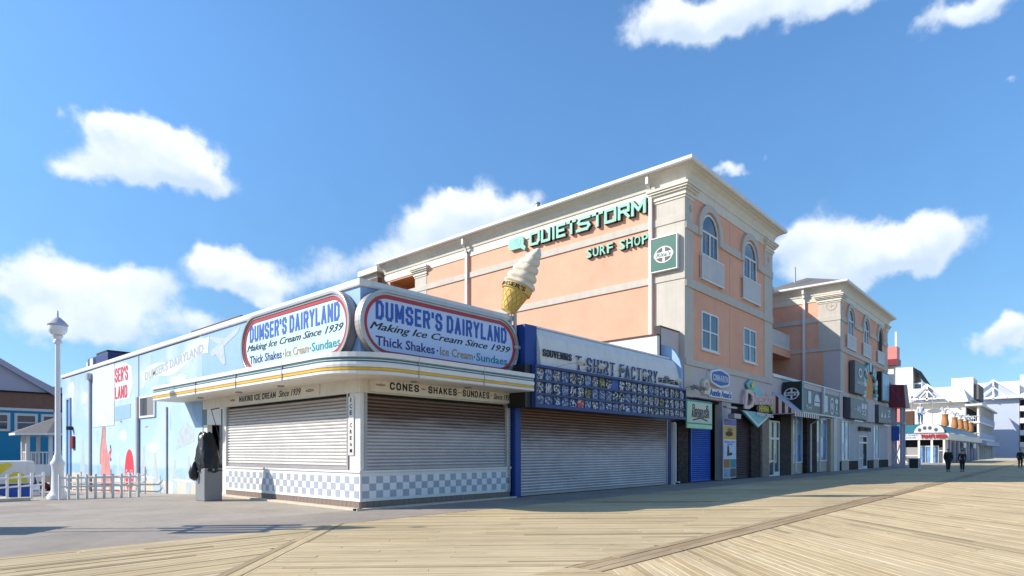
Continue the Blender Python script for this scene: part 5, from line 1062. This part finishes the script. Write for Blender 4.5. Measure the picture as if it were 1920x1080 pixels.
# pizza shop
pz=thing('pizza_shop',"low corner pizza shop with a teal roof and red Tony's Pizza lettering",'building',(102,12,0))
PX,PY=102,12.0
B('back_wall','white',pz,ID,(PX+1.5,PX+1.7,PY,17.5,0,3.3),(PX+1.5,150,17.5,17.7,0,4.5)); B('front_wall','cream',pz,ID,(PX+4,150,PY+.4,PY+.6,0,3.3))
B('fascia','white',pz,ID,(PX-.1,PX+.2,PY-.3,18.2,3.25,4.15),(PX+.2,148,PY-.3,PY+.0,3.25,4.15)); 
m=MB(); m.add([(PX-.2,PY-.4,4.16),(PX-.2,18.4,4.16),(PX+1.8,18.4,5.5),(PX+1.8,PY+1.4,5.5),(148,PY-.4,4.16),(148,PY+1.4,5.5)],[(0,3,2,1),(0,4,5,3)]); m.build('teal_roof','teal',pz)
B('roof_deck','roof',pz,ID,(PX+1.8,148,PY+1.4,18.4,5.3,5.48)); B('sunlit_floor','curb',pz,ID,(PX-1,PX+6,PY-.2,18.5,0,.03))
g=FX(PX-.1)
lettering("TONY'S PIZZA",'red',pz,g,-14.9,-11.8,3.42,4.0,.02,.16,bold=.05)
lettering("SUBS SALADS STROMBOLI",'lblue',pz,g,-18.0,-15.2,3.75,4.0,.005,.02); lettering("WINGS CALZONES BEER",'lblue',pz,g,-17.9,-15.4,3.42,3.66,.005,.02)
MB(g).ext([(-13.9+1.75*math.cos(math.pi*k/16),4.2+1.35*math.sin(math.pi*k/16)) for k in range(17)],.05,.2).build('half_round_sign','lightgrey',pz); m=MB(g)
for dx in (-1.1,-.5,.1,.8): m.ext(ell(-13.9+dx,4.6+.25*(dx>-.7 and dx<.5),.22,.26,10),.201,.22)
m.build('sign_picture','charcoal',pz)
for y in (12.1,13.5,15.0,17.6): B('pillar','white',pz,ID,(PX,PX+.25,y,y+.25,0,3.25))
B('dark_interior','dark',pz,ID,(PX+1.3,PX+1.49,PY+.5,17.4,2.2,3.2)); wf=B('window','white',pz,ID,*[(PX+.6,PX+.7,12.9+i*.75,13.0+i*.75,0,2.3) for i in range(4)],(PX+.6,PX+.7,12.9,15.25,2.301,2.4)); B('pane','glass2',wf,ID,(PX+.72,PX+.74,12.9,15.2,.05,2.3))
B('counter','white',pz,ID,(PX+.3,PX+.5,15.3,17.5,1.0,1.1)); B('machine','galvd',pz,ID,(PX+.9,PX+1.4,15.4,17.2,.5,2.2)); B('storefront_opening','dark',pz,ID,(PX+6,PX+9,PY+.3,PY+.38,0,2.9),(PX+11,PX+15,PY+.3,PY+.38,0,2.9),(PX+19,PX+25,PY+.3,PY+.38,0,2.9),(PX+30,PX+37,PY+.3,PY+.38,0,2.9),(PX+41,PX+45,PY+.3,PY+.38,0,2.9)); B('storefront_pier','lilac',pz,ID,*[(PX+4+k*4.5,PX+5+k*4.5,PY-.05,PY+.25,0,3.2) for k in range(9)])
B('brown_roof_box','rust',pz,ID,(PX+1.6,PX+2.6,16.0,17.1,5.2,7.4))
B('hanging_sign','lightgrey',pz,ID,(118,121,PY-.4,PY-.3,2.2,3.0),(132,136,PY-.4,PY-.3,2.2,3.0))
# rooftop planters with white plumes
for k,x in enumerate((111.2, 122.0, 129.6, 137.3, 144.9)):
    o=thing('rooftop_urn',('orange urn with white plumes, %s from the left on the pizza shop roof'%(('first','second','third','fourth','fifth','sixth','seventh','eighth','ninth')[k])),'urn',(x,12.9,5.4),'row of orange urns on the pizza shop roof')
    m=MB(); m.lathe([(.45,0),(.5,.4),(.42,1.0),(.36,1.5),(.5,1.75)],x,13.2,12,5.4); m.build('urn_body','clay',o,smooth=True)
    m=MB(); 
    for j in range(7): a=j*.9; m.tube([(x,13.2,7.0),(x+.35*math.cos(a),13.2+.35*math.sin(a),7.9+.2*(j%3)),(x+.6*math.cos(a),13.2+.6*math.sin(a),7.8)],[.04,.06,.13],6)
    m.build('plumes','lightgrey',o)
# ------------------------------------------------------------------ figures
def skin(name,pts,edges,rad,mat,parent,root=0):
    me=bpy.data.meshes.new(name); me.from_pydata(pts,edges,[]); o=bpy.data.objects.new(name,me); C.objects.link(o); o.parent=parent; me.materials.append(M[mat])
    md_=o.modifiers.new('skin','SKIN'); md_.use_smooth_shade=True
    for i,v in enumerate(me.skin_vertices[0].data):
        v.radius=rad[i] if isinstance(rad[i],tuple) else (rad[i],rad[i]); v.use_root=(i==root)
    s_=o.modifiers.new('sub','SUBSURF'); s_.levels=1; s_.render_levels=1
    return o
def person(name,label,cat,loc,rz,h,stride,coat='coat',trousers='jeans',hat=None,group=None,cw=1.0):
    t=thing(name,label,cat,loc,group,rz); k=h/1.75
    def P(l): return [(x*k,y*k,z*k) for x,y,z in l]
    s_=stride
    body=P([(0,0,.95),(0,.01,1.2),(0,0,1.42),(0,.01,1.52),(0,.03,1.64),(0,.035,1.70),
      (.10,0,.9),(.11,s_*.25,.5),(.11,s_*.35-.04*(s_>0),.09),(.12,s_*.35+.12,.04),
      (-.10,0,.9),(-.11,-s_*.2,.5),(-.11,-s_*.45,.10),(-.12,-s_*.45+.14,.04),
      (.2,0,1.4),(.23,-s_*.1,1.12),(.24,.08-s_*.1,.88),(.24,.11-s_*.1,.80),
      (-.2,0,1.4),(-.23,s_*.1,1.12),(-.24,.08+s_*.1,.88),(-.24,.11+s_*.1,.80)])
    E_=[(0,1),(1,2),(2,3),(3,4),(4,5),(0,6),(6,7),(7,8),(8,9),(0,10),(10,11),(11,12),(12,13),(2,14),(14,15),(15,16),(16,17),(2,18),(18,19),(19,20),(20,21)]
    rd=[(.15,.11),(.14,.10),(.13,.1),.06,(.08,.1),(.06,.07),.09,.065,.045,.035,.09,.065,.045,.035,.06,.045,.035,.03,.06,.045,.035,.03]
    rd=[tuple(a*k for a in r) if isinstance(r,tuple) else r*k for r in rd]
    for sx in (1,-1):                           # fingers
        wi=17 if sx>0 else 21
        for f_ in range(4):
            b=Vector(body[wi]); i=len(body); body.append(tuple(b+Vector(((f_-1.5)*.008,(f_-1.5)*.02,-.05))*k)); body.append(tuple(b+Vector((-(sx)*.01,(f_-1.5)*.021,-.085-.006*(f_ in(1,2))))*k)); E_+=[(wi,i),(i,i+1)]; rd+=[.010*k,.008*k]
        b=Vector(body[wi]); i=len(body); body.append(tuple(b+Vector((0,.04,-.03))*k)); E_.append((wi,i)); rd.append(.011*k)
    skin('body',body,E_,rd,'skin',t)
    c=P([(0,0,.82),(0,.0,1.0),(0,.01,1.2),(0,0,1.4),(0,0,1.48),(.2,0,1.41),(.24,-s_*.1,1.12),(.25,.07-s_*.1,.90),(-.2,0,1.41),(-.24,s_*.1,1.12),(-.25,.07+s_*.1,.90)])
    skin('coat',c,[(0,1),(1,2),(2,3),(3,4),(3,5),(5,6),(6,7),(3,8),(8,9),(9,10)],[tuple(a*k*cw for a in r) for r in ((.20,.15),(.18,.14),(.17,.13),(.15,.12),(.08,.08),(.085,.08),(.065,.065),(.05,.05),(.085,.08),(.065,.065),(.05,.05))],coat,t)
    c=P([(0,0,.95),(.10,0,.88),(.11,s_*.25,.5),(.11,s_*.35-.03,.12),(-.10,0,.88),(-.11,-s_*.2,.5),(-.11,-s_*.45,.13)])
    skin('trousers',c,[(0,1),(1,2),(2,3),(0,4),(4,5),(5,6)],[(.16*k,.12*k),.11*k,.085*k,.065*k,.11*k,.085*k,.065*k],trousers,t)
    for i in (8,12):
        a=Vector(body[i]); b=Vector(body[i+1]); skin('shoe',[(a.x,a.y-.02,a.z*.6),(b.x,b.y+.02,b.z)],[(0,1)],[.055*k,.045*k],'black',t)
    skin('hair',P([(0,-.02,1.6),(0,.0,1.69),(0,.03,1.735)]),[(0,1),(1,2)],[(.085*k,.07*k),(.095*k,.095*k),(.06*k,.06*k)],hat or 'hair',t)
    m=MB(); hx=.03*k+.09*k; m.box(-.045*k,-.02*k,hx,hx+.01,1.65*k,1.665*k); m.box(.02*k,.045*k,hx,hx+.01,1.65*k,1.665*k); m.box(-.025*k,.025*k,hx,hx+.008,1.585*k,1.593*k); m.build('eyes_and_mouth','hair',t,local=True)
    m=MB(); m.ext([(-.015*k,1.6*k),(.015*k,1.6*k),(0,1.65*k)],0,.02); m.v=[Vector((v.x,hx+v.z,v.y)) for v in m.v]; m.build('nose','skin',t,local=True)
    return t
person('person','left of two people walking in the shade, in a bulky dark coat and trousers','person',(57.7,6.65,0),R(118),1.78,.35,cw=1.18)
person('person','slim person in a dark jacket walking just right of the person in the bulky coat','person',(58.5,5.85,0),R(-60),1.72,.22,cw=.85)
person('person','person in a dark coat standing near the right edge of the boardwalk view','person',(74.6,3.05,0),R(110),1.78,.15)
# pizza chef statue on the roof
ch=person('chef_statue','pale chef statue with a hat standing on the pizza shop roof','statue',(PX+2.6,15.3,5.5),R(118),3.0,.05,coat='lightgrey',trousers='bluepic',hat='lightgrey')
pe=thing('pizza_peel','giant grey oval pizza peel beside the chef statue','peel',(PX+2.2,13.4,5.5)); MB(FX(PX+2.2)).ext(ell(-13.6,7.3,.85,.32,18),0,.1).build('peel_blade','grey',pe); m=MB(); m.tube([(PX+2.2,14.4,7.2),(PX+2.2,15.0,7.1)],.06); m.tube([(PX+2.2,13.8,5.4),(PX+2.2,13.8,10.0)],.05); m.build('pole','galvd',pe)
t=thing('roof_mast','thin dark mast left of the chef statue on the pizza shop roof','mast',(PX+2.5,16.6,5.5)); m=MB(); m.tube([(PX+2.8,16.4,5.4),(PX+2.8,16.4,9.6)],.06); m.lathe([(.05,0),(.2,.2),(.05,.4)],PX+2.8,16.4,8,9.3); m.build('mast_pole','galvd',t)
# trash bin
t=thing('trash_bin','black litter bin in a white frame on the shaded boardwalk near the gate tower','bin',(65.9,10.1,0)); B('bin_body','black',t,ID,(65.5,66.2,9.75,10.45,.06,.9),bevel=.02); B('bin_frame','white2',t,ID,(65.43,66.27,9.68,10.52,.901,.97),(65.43,66.27,9.68,10.52,0,.06),(65.43,65.5,9.68,9.75,.06,.9),(66.2,66.27,9.68,9.75,.06,.9),(65.43,65.5,10.45,10.52,.06,.9))
# ------------------------------------------------------------------ white hotel
ho=thing('white_hotel','large bright white resort hotel with a timber truss gable behind the pizza shop','building',(150,12,0))
HX=150
B('wall','hotel',ho,ID,(HX,HX+50,14.5,60,0,12.0)); B('white_block','hotel',ho,ID,(154,162,13.6,17.2,12.0,16.6)); B('block_cap','shingle',ho,ID,(154.5,165,12.8,13.59,12.2,15.2))
m=MB(); m.add([(HX-1.2,14.0,11.7),(HX-1.2,60,11.7),(HX+5,60,15.0),(HX+5,15.5,15.0),(HX+50,14.0,11.7),(HX+50,15.5,15.0),(HX-1.2,14.0,11.4),(HX-1.2,60,11.4),(HX+50,14.0,11.4)],[(0,3,2,1),(0,4,5,3),(0,1,7,6),(0,6,8,4)]); m.build('sloped_roof','hotel',ho)
def truss(par,X,yc,z,w,h,wt='hotel'):
    f=FX(X); m=MB(f)
    def beam(a,b,t=.32):
        a,b=Vector(a),Vector(b); d=(b-a).normalized(); n=Vector((-d.y,d.x))*t/2; m.ext([tuple(a-n),tuple(b-n),tuple(b+n),tuple(a+n)],0,.4)
    c=-yc; beam((c-w-.8,z-.5),(c,z+h)); beam((c,z+h),(c+w+.8,z-.5)); m.f=FX(X-.05); beam((c-w,z+.2),(c+w,z+.2)); beam((c,z-.2),(c,z+h)); beam((c-w*.5,z+.2),(c,z+h*.65),.22); beam((c+w*.5,z+.2),(c,z+h*.65),.22)
    m.build('gable_truss','hotel',par)
    MB(FX(X+.6)).ext([(c-w,z),(c+w,z),(c,z+h)],0,.2).build('gable_back','hotelb',par)
truss(ho,HX-1.5,20.6,12.1,2.9,3.1)
for lv,z_ in enumerate((3.9,7.2)):
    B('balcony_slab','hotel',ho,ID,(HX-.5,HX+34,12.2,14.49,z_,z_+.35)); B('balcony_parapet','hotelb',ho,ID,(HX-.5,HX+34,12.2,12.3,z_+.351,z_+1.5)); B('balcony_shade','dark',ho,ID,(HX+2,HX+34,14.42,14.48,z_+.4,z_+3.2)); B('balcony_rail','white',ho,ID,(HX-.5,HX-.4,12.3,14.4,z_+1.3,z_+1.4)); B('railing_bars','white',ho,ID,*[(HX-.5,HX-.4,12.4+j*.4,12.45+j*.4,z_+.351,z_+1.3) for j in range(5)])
B('canopy_roof','hotel',ho,ID,(HX-1,HX+36,11.8,14.49,10.6,10.95)); B('column','hotel',ho,ID,*[(HX-.3+k*4.2,HX+.1+k*4.2,12.32,12.65,0,10.59) for k in range(9)])
B('ground_shops','taupe',ho,ID,(HX,HX+36,12.9,14.4,0,3.6)); B('shop_opening','dark',ho,ID,*[(HX+1+k*5,HX+4+k*5,12.8,12.89,0,3) for k in range(7)])
B('side_window','glass',ho,ID,(HX-.05,HX-.002,25.6,26.3,6,11),(HX-.05,HX-.002,15.6,16.2,5,7)); B('entry_canopy','hotelb',ho,ID,(HX-2,HX+30,11.0,12.79,2.8,3.6))
B('terrace_rail','lightgrey',ho,ID,(HX-14,HX-13.9,14,24,5.5,5.6),(HX-14,HX-13.9,14,24,6.3,6.4),(HX-14,HX-13.9,14,24,4.6,4.7)); B('terrace_wall','coral',ho,ID,(HX-13,HX-12.5,19,24,2,5.4))
tw3=thing('white_tower','tall plain white hotel tower with a small balcony and dark sloping cap behind the gable','building',(165,28,0)); B('shaft','hotel',tw3,ID,(165,176,25.6,34,0,20.9)); B('slit_window','glass',tw3,ID,(164.9,164.98,26.8,27.2,13,17)); m=MB(); m.add([(165,25.6,20.9),(176,25.6,20.9),(176,23.6,17.3),(165,23.6,17.3)],[(0,1,2,3),(3,2,1,0)]); m.build('sloping_cap','shingle',tw3); B('side_bay','hotel',tw3,ID,(166,176,24.0,25.59,0,17.3)); B('balcony','lightgrey',tw3,ID,(165.5,165.99,24.1,25.5,14.5,15.6)); B('dark_window','glass',tw3,ID,(165.9,165.98,24.2,25.4,11,13),(165.9,165.98,24.2,25.4,15.7,17))
h2=thing('blue_grey_hotel','blue grey hotel block with stacked white balconies and a truss gable at the far right','building',(205,8,0))
B('wall','hotelb',h2,ID,(205,240,8.6,30,0,15.5)); B('white_upper_wall','hotel',h2,ID,(204.8,240,8.55,30,15.5,19)); truss(h2,204,13.8,15.4,6.0,5.0)
m=MB(); m.add([(203.5,6,15.6),(203.5,22,15.6),(212,20,20.5),(212,9,20.5),(240,6,15.6)],[(0,1,2,3),(0,3,4)]); m.build('sloped_roof','hotel',h2)
B('stair_block','hotel',h2,ID,(206,214,5.4,8.5,0,21.5))
for k in range(4): z_=2.8+k*3.1; B('balcony','white',h2,ID,(204.6,206,4.5,8.5,z_,z_+1.3)); B('balcony_opening','dark',h2,ID,(205.8,205.95,4.7,8.4,z_+1.31,z_+2.9)); B('side_balcony','hotelb',h2,ID,(206.1,235,3.6,5.39,z_,z_+1.3)); B('side_opening','glass',h2,ID,(206.1,235,5.3,5.38,z_+1.31,z_+2.95))

t=thing('far_low_building','low pale building at the far end of the boardwalk','building',(260,0,0)); B('wall','hotelb',t,ID,(250,300,-1,12,0,9)); B('band','white',t,ID,(249.8,249.98,-1,12,3,3.6)); B('window_row','glass',t,ID,*[(249.8,249.98,y,y+1.6,4.4,6.2) for y in (0,3,6,9)])
# ------------------------------------------------------------------ LEFT SIDE
lp=thing('street_lamp','white street lamp with a fluted base and round lantern at the ramp','street lamp',(5.36,25.95,-.08))
m=MB(); m.lathe([(.31,0),(.31,.12),(.28,.16),(.24,.22),(.195,.32),(.175,.9),(.185,1.12),(.215,1.2),(.215,1.27),(.15,1.36),(.12,1.5),(.085,1.58),(.075,5.1),(.07,5.42)],5.36,25.95,24,-.12); m.build('post','white2',lp,smooth=True)
m=MB(); m.lathe([(.085,0),(.13,.03),(.13,.1),(.09,.16),(.14,.22),(.16,.28)],5.36,25.95,20,5.25); m.build('neck','white2',lp,smooth=True)
m=MB(); m.lathe([(.12,0),(.20,.05),(.265,.14),(.285,.25),(.28,.33)],5.36,25.95,24,5.54); m.build('globe','lamp',lp,smooth=True)
m=MB(); m.lathe([(.30,0),(.31,.04),(.26,.10),(.17,.20),(.09,.27),(.03,.31),(.02,.5),(.005,.54)],5.36,25.95,24,5.88); m.build('lantern_cap','lilac',lp,smooth=True)
def railing(name,label,A,Bp,n,h,z0,z1,xtra=None):
    t=thing(name,label,'railing',(A[0],A[1],z0)); A,Bp=Vector(A),Vector(Bp)
    for i in range(n+1):
        s_=i/n; p=A+(Bp-A)*s_; z=z0+(z1-z0)*s_; m=MB(); m.box(p.x-.035,p.x+.035,p.y-.035,p.y+.035,z,z+h+.06); m.build('post','white2',t)
    for q_ in (.92,.55):
        m=MB(); m.tube([(A.x,A.y,z0+h*q_),(Bp.x,Bp.y,z1+h*q_)],.03,8); m.build('rail','white2',t)
    return t
railing('ramp_railing','white ramp railing in front of the parked vehicles, left of the lamp',(1.6,27.6),(5.1,26.7),11,.85,-.35,-.1)
railing('ramp_railing','white railing between the lamp and the mural wall',(5.3,25.4),(7.4,24.45),9,.8,-.12,-.1)
t=thing('wall_handrail','bent grey handrail running along the foot of the mural wall','handrail',(8.9,36,-.5)); m=MB()
for z_ in (.55,.85): m.tube([(8.85,42,z_-.75),(8.85,28.6,z_-.3),(8.85,28.3,z_-.2),(8.8,28.2,z_-.05)],.025,8)
m.tube([(8.85,28.4,-.25),(8.85,28.4,.9)],.025,8); m.tube([(8.85,33,-.4),(8.85,33,.7)],.025,8); m.tube([(8.85,38,-.55),(8.85,38,.5)],.025,8); m.build('rail','galv',t)
# blue building
bb_=thing('blue_house','bright blue building with white framed windows, a brown brick band and a lilac gable','building',(8,60,-1.2))
B('lower_wall','brightblue',bb_,ID,(-6,15,60,66,-1.2,4.7)); B('white_trim','white',bb_,ID,(-6.1,15.05,59.9,66,4.702,4.9)); B('brick_band','brown',bb_,ID,(-6.05,15,59.95,66,4.902,6.1)); B('eave_trim','dark',bb_,ID,(-6.1,15.1,59.8,66,6.102,6.2))
g=FY(60.0); MB(g).ext([(-6,6.2),(13.0,6.2),(11.9,6.25),(3.6,11.6),(-6,6.2)][0:2]+[(3.5,11.5)],-5,-.02).build('gable','lilac',bb_)
m=MB(g); m.ext([(12.2,5.95),(12.4,6.3),(3.5,11.95),(3.5,11.55)],-5.2,.3); m.build('gable_trim','lilac',bb_); m=MB(g); m.ext([(12.1,6.2),(15,6.2),(15,6.6),(12.1,6.75)],-5,-.05); m.build('side_roof','lilac',bb_)
for x in (4.6,6.3,8.05,9.75,11.4):
    o=MB(g).ring([(x-.1,3.1),(x+1.35,3.1),(x+1.35,4.5),(x-.1,4.5)],[(x+.08,3.28),(x+1.17,3.28),(x+1.17,4.32),(x+.08,4.32)],.0,.08).build('window','white',bb_); B('pane','glass',o,g,(x+.08,x+1.17,3.28,4.32,.003,.01)); B('blind','brownbase',o,g,(x+.1,x+1.15,3.85,4.3,.011,.016)); B('sash_bar','white',o,g,(x+.08,x+1.17,3.77,3.84,.017,.06))
B('white_door','white',bb_,g,(12.1,12.9,3.0,4.9,.0,.1))
# gazebo
gz=thing('gazebo','small white octagonal gazebo with a shingle roof beside the blue building','gazebo',(10.3,51,-1.2)); cx,cy=10.4,50.5
oc=lambda r_,k:(cx+r_*math.cos(R(22.5+45*k)),cy+r_*math.sin(R(22.5+45*k)))
m=MB(); m.ext([oc(2.0,k) for k in range(8)],-1.2,.7); m.build('base','white',gz)
for k in range(8): x,y=oc(1.85,k); B('post','white',gz,ID,(x-.1,x+.1,y-.1,y+.1,.7,2.9))
m=MB(); P=[oc(2.6,k) for k in range(8)]; m.add([(x,y,2.75) for x,y in P]+[(cx,cy,3.9)],[(k,(k+1)%8,8) for k in range(8)]); m.build('shingle_roof','shingle',gz)
m=MB(); m.ring(P,[oc(2.45,k) for k in range(8)],2.6,2.745); m.build('eave','white',gz)
for k in range(8):
    a,b_=oc(1.85,k),oc(1.85,k+1); m=MB(); m.tube([(*a,1.5),(*b_,1.5)],.05,6); 
    for j in range(1,6): s_=j/6; x=a[0]+(b_[0]-a[0])*s_; y=a[1]+(b_[1]-a[1])*s_; m.box(x-.03,x+.03,y-.03,y+.03,.7,1.5)
    m.build('balustrade','white',gz)
# vehicles
def wheel(par,x,y,r_=.34,w=.22):
    m=MB(FR((x,y,r_),(1,0,0),(0,0,1),(0,-1,0))); m.ext(ell(0,0,r_,r_,20),-w/2,w/2); o=m.build('wheel','rubber',par,local=True); m=MB(FR((x,y,r_),(1,0,0),(0,0,1),(0,-1,0))); m.ext(ell(0,0,r_*.6,r_*.6,14),-w/2-.01,w/2+.01); r2=m.build('rim','galv',par,local=True); r2.parent=o
def car(name,label,cat,loc,rz,mat,suv=False):
    t=thing(name,label,cat,loc,None,rz); h=1.75 if suv else 1.42; b=.95 if suv else .85
    prof=[(-2.2,.35),(-2.28,.7),(-2.1,b),(-1.9,b+.02),(-1.45,h-.06),(-1.2,h),(.3,h),(.6,h-.05),(1.15,b+.05),(2.0,b-.1),(2.2,.62),(2.22,.35)]
    m=MB(); sec=[(.78,.0),(.88,.06),(.9,.5)]; n_=len(prof)
    ys=[(-.9,1),( -.86,1),(.86,1),(.9,1)]
    V=[]
    for (x,z) in prof:
        tw_=.9 if z<=b+.03 else .9-.22*(z-b)/(h-b)
        V+=[(x,-tw_,z),(x,tw_,z)]
    F=[(2*i,2*i+2,2*i+3,2*i+1) for i in range(n_-1)]+[(1,2*n_-1,2*n_-2,0),tuple(2*i for i in reversed(range(n_))),tuple(2*i+1 for i in range(n_))]
    m.add(V,F); m.build('body',mat,t,local=True,bevel=.06,smooth=True)
    m=MB(); zb=b+.08; zt=h-.1
    for sy in (-1,1):
        m.add([(-1.75,sy*.885,zb),(.95,sy*.885,zb),(.5,sy*.735,zt),(-1.3,sy*.735,zt)],[(0,1,2,3) if sy<0 else (3,2,1,0)])
    m.add([(.62,-.68,zt+.03),(.62,.68,zt+.03),(1.13,.8,zb),(1.13,-.8,zb)],[(0,3,2,1)]); m.add([(-1.5,-.68,zt),(-1.5,.68,zt),(-1.93,.8,zb),(-1.93,-.8,zb)],[(0,1,2,3)])
    m.v=[v*1.0+Vector((.02 if v.x>0.6 else (-.02 if v.x<-1.4 else 0),0,0)) for v in m.v]; m.build('windows','glass',t,local=True)
    for x in (-1.4,1.35):
        for y in (-.82,.82): wheel(t,x,y)
    for y in (-.65,.65):
        B('headlight','lamp',t,FR((2.2,0,0),(0,1,0),(0,0,1),(1,0,0)),(y-.18,y+.18,.58,.74,-.02,.04)).matrix_parent_inverse
    return t
_o=B
def car_fix(t): 
    for c in t.children:
        if c.name.startswith('headlight'): c.data.transform(Matrix.Translation(ORG[t.name]))
c1=car('parked_car','dark red parked car behind the white trailer','car',(7.0,47.5,-1.12),R(8),'carred'); car_fix(c1)
c2=car('parked_car','silver sport utility vehicle parked behind the ramp railing, nearest the lamp','car',(6.3,38.6,-1.12),R(-100),'cargrey',True); car_fix(c2)
tr=thing('parked_trailer','white box trailer painted with a yellow surfboard and a yellow sun behind the ramp railing','trailer',(3.6,34.2,-1.12))
B('box_body','white',tr,ID,(1.2,6.1,33.6,35.8,.35-1.12+.9,1.12),bevel=.04); B('chassis','lblue',tr,ID,(1.3,6.0,33.7,35.7,-.7,.12),bevel=.03); g=FY(33.6)
MB(g).ext([(3.6,.15),(4.5,.15),(5.35,.95),(5.25,1.05),(4.6,.95)],.002,.012).build('painted_surfboard','gold',tr); MB(g).ext([(5.5+.35*math.cos(math.pi*k/10),.2+.45*math.sin(math.pi*k/10)) for k in range(11)],.002,.012).build('painted_sun','gold',tr)
for x in (2.2,5.2):
    m=MB(FR((x,33.75,-.78),(1,0,0),(0,0,1),(0,-1,0))); m.ext(ell(0,0,.34,.34,18),0,.22); m.build('wheel','rubber',tr)
# information sign that throws the long shadow over the pavement (stands left of the view)
iw=Vector((1.1,1.05,0)).normalized(); tr_=FR((1.42,15.86,0),(1.05/1.52,1.1/1.52,0),(0,0,1),(-1.1/1.52,1.05/1.52,0))
iw=Vector((SY,SX,0)).normalized(); io=Vector((1.42,15.86,0)); iv=Vector((-iw.y,iw.x,0))
g=FR(io,iw,(0,0,1),-iv)
t=thing('information_sign','tall two post sign with blue slats and white planter box by the pavement','sign',(1.42,15.86,0))
B('planter_box','white',t,g,(-.65,.65,0,1.15,-.25,.25)); B('post','white',t,g,(-.28,-.2,1.15,5.0,-.04,.04)); B('post','white',t,g,(.2,.28,1.15,5.0,-.04,.04))
for a,b_ in ((-.68,-.42),(-.27,-.08),(.07,.25),(.40,.66)): B('sign_slat','royal',t,g,(a,b_,2.5+abs(a)*.6,4.6-abs(a)*.8,.05,.09))
B('sign_rail','white',t,g,(-.6,.6,2.9,3.0,.091,.12),(-.5,.5,3.9,4.0,.091,.12)); MB(g).ext([(-.4,4.6),(.4,4.6),(.08,5.3),(-.08,5.3)],.0,.1).build('sign_head','royal',t); m=MB(g); m.tube([(0,5.3,.05),(0,5.8,.05)],.02); m.build('finial_rod','galv',t); m=MB(); m.lathe([(.02,0),(.09,.06),(.1,.12),(.07,.2),(.01,.24)],1.42,15.86,12,5.8); m.build('finial_ball','galv',t)
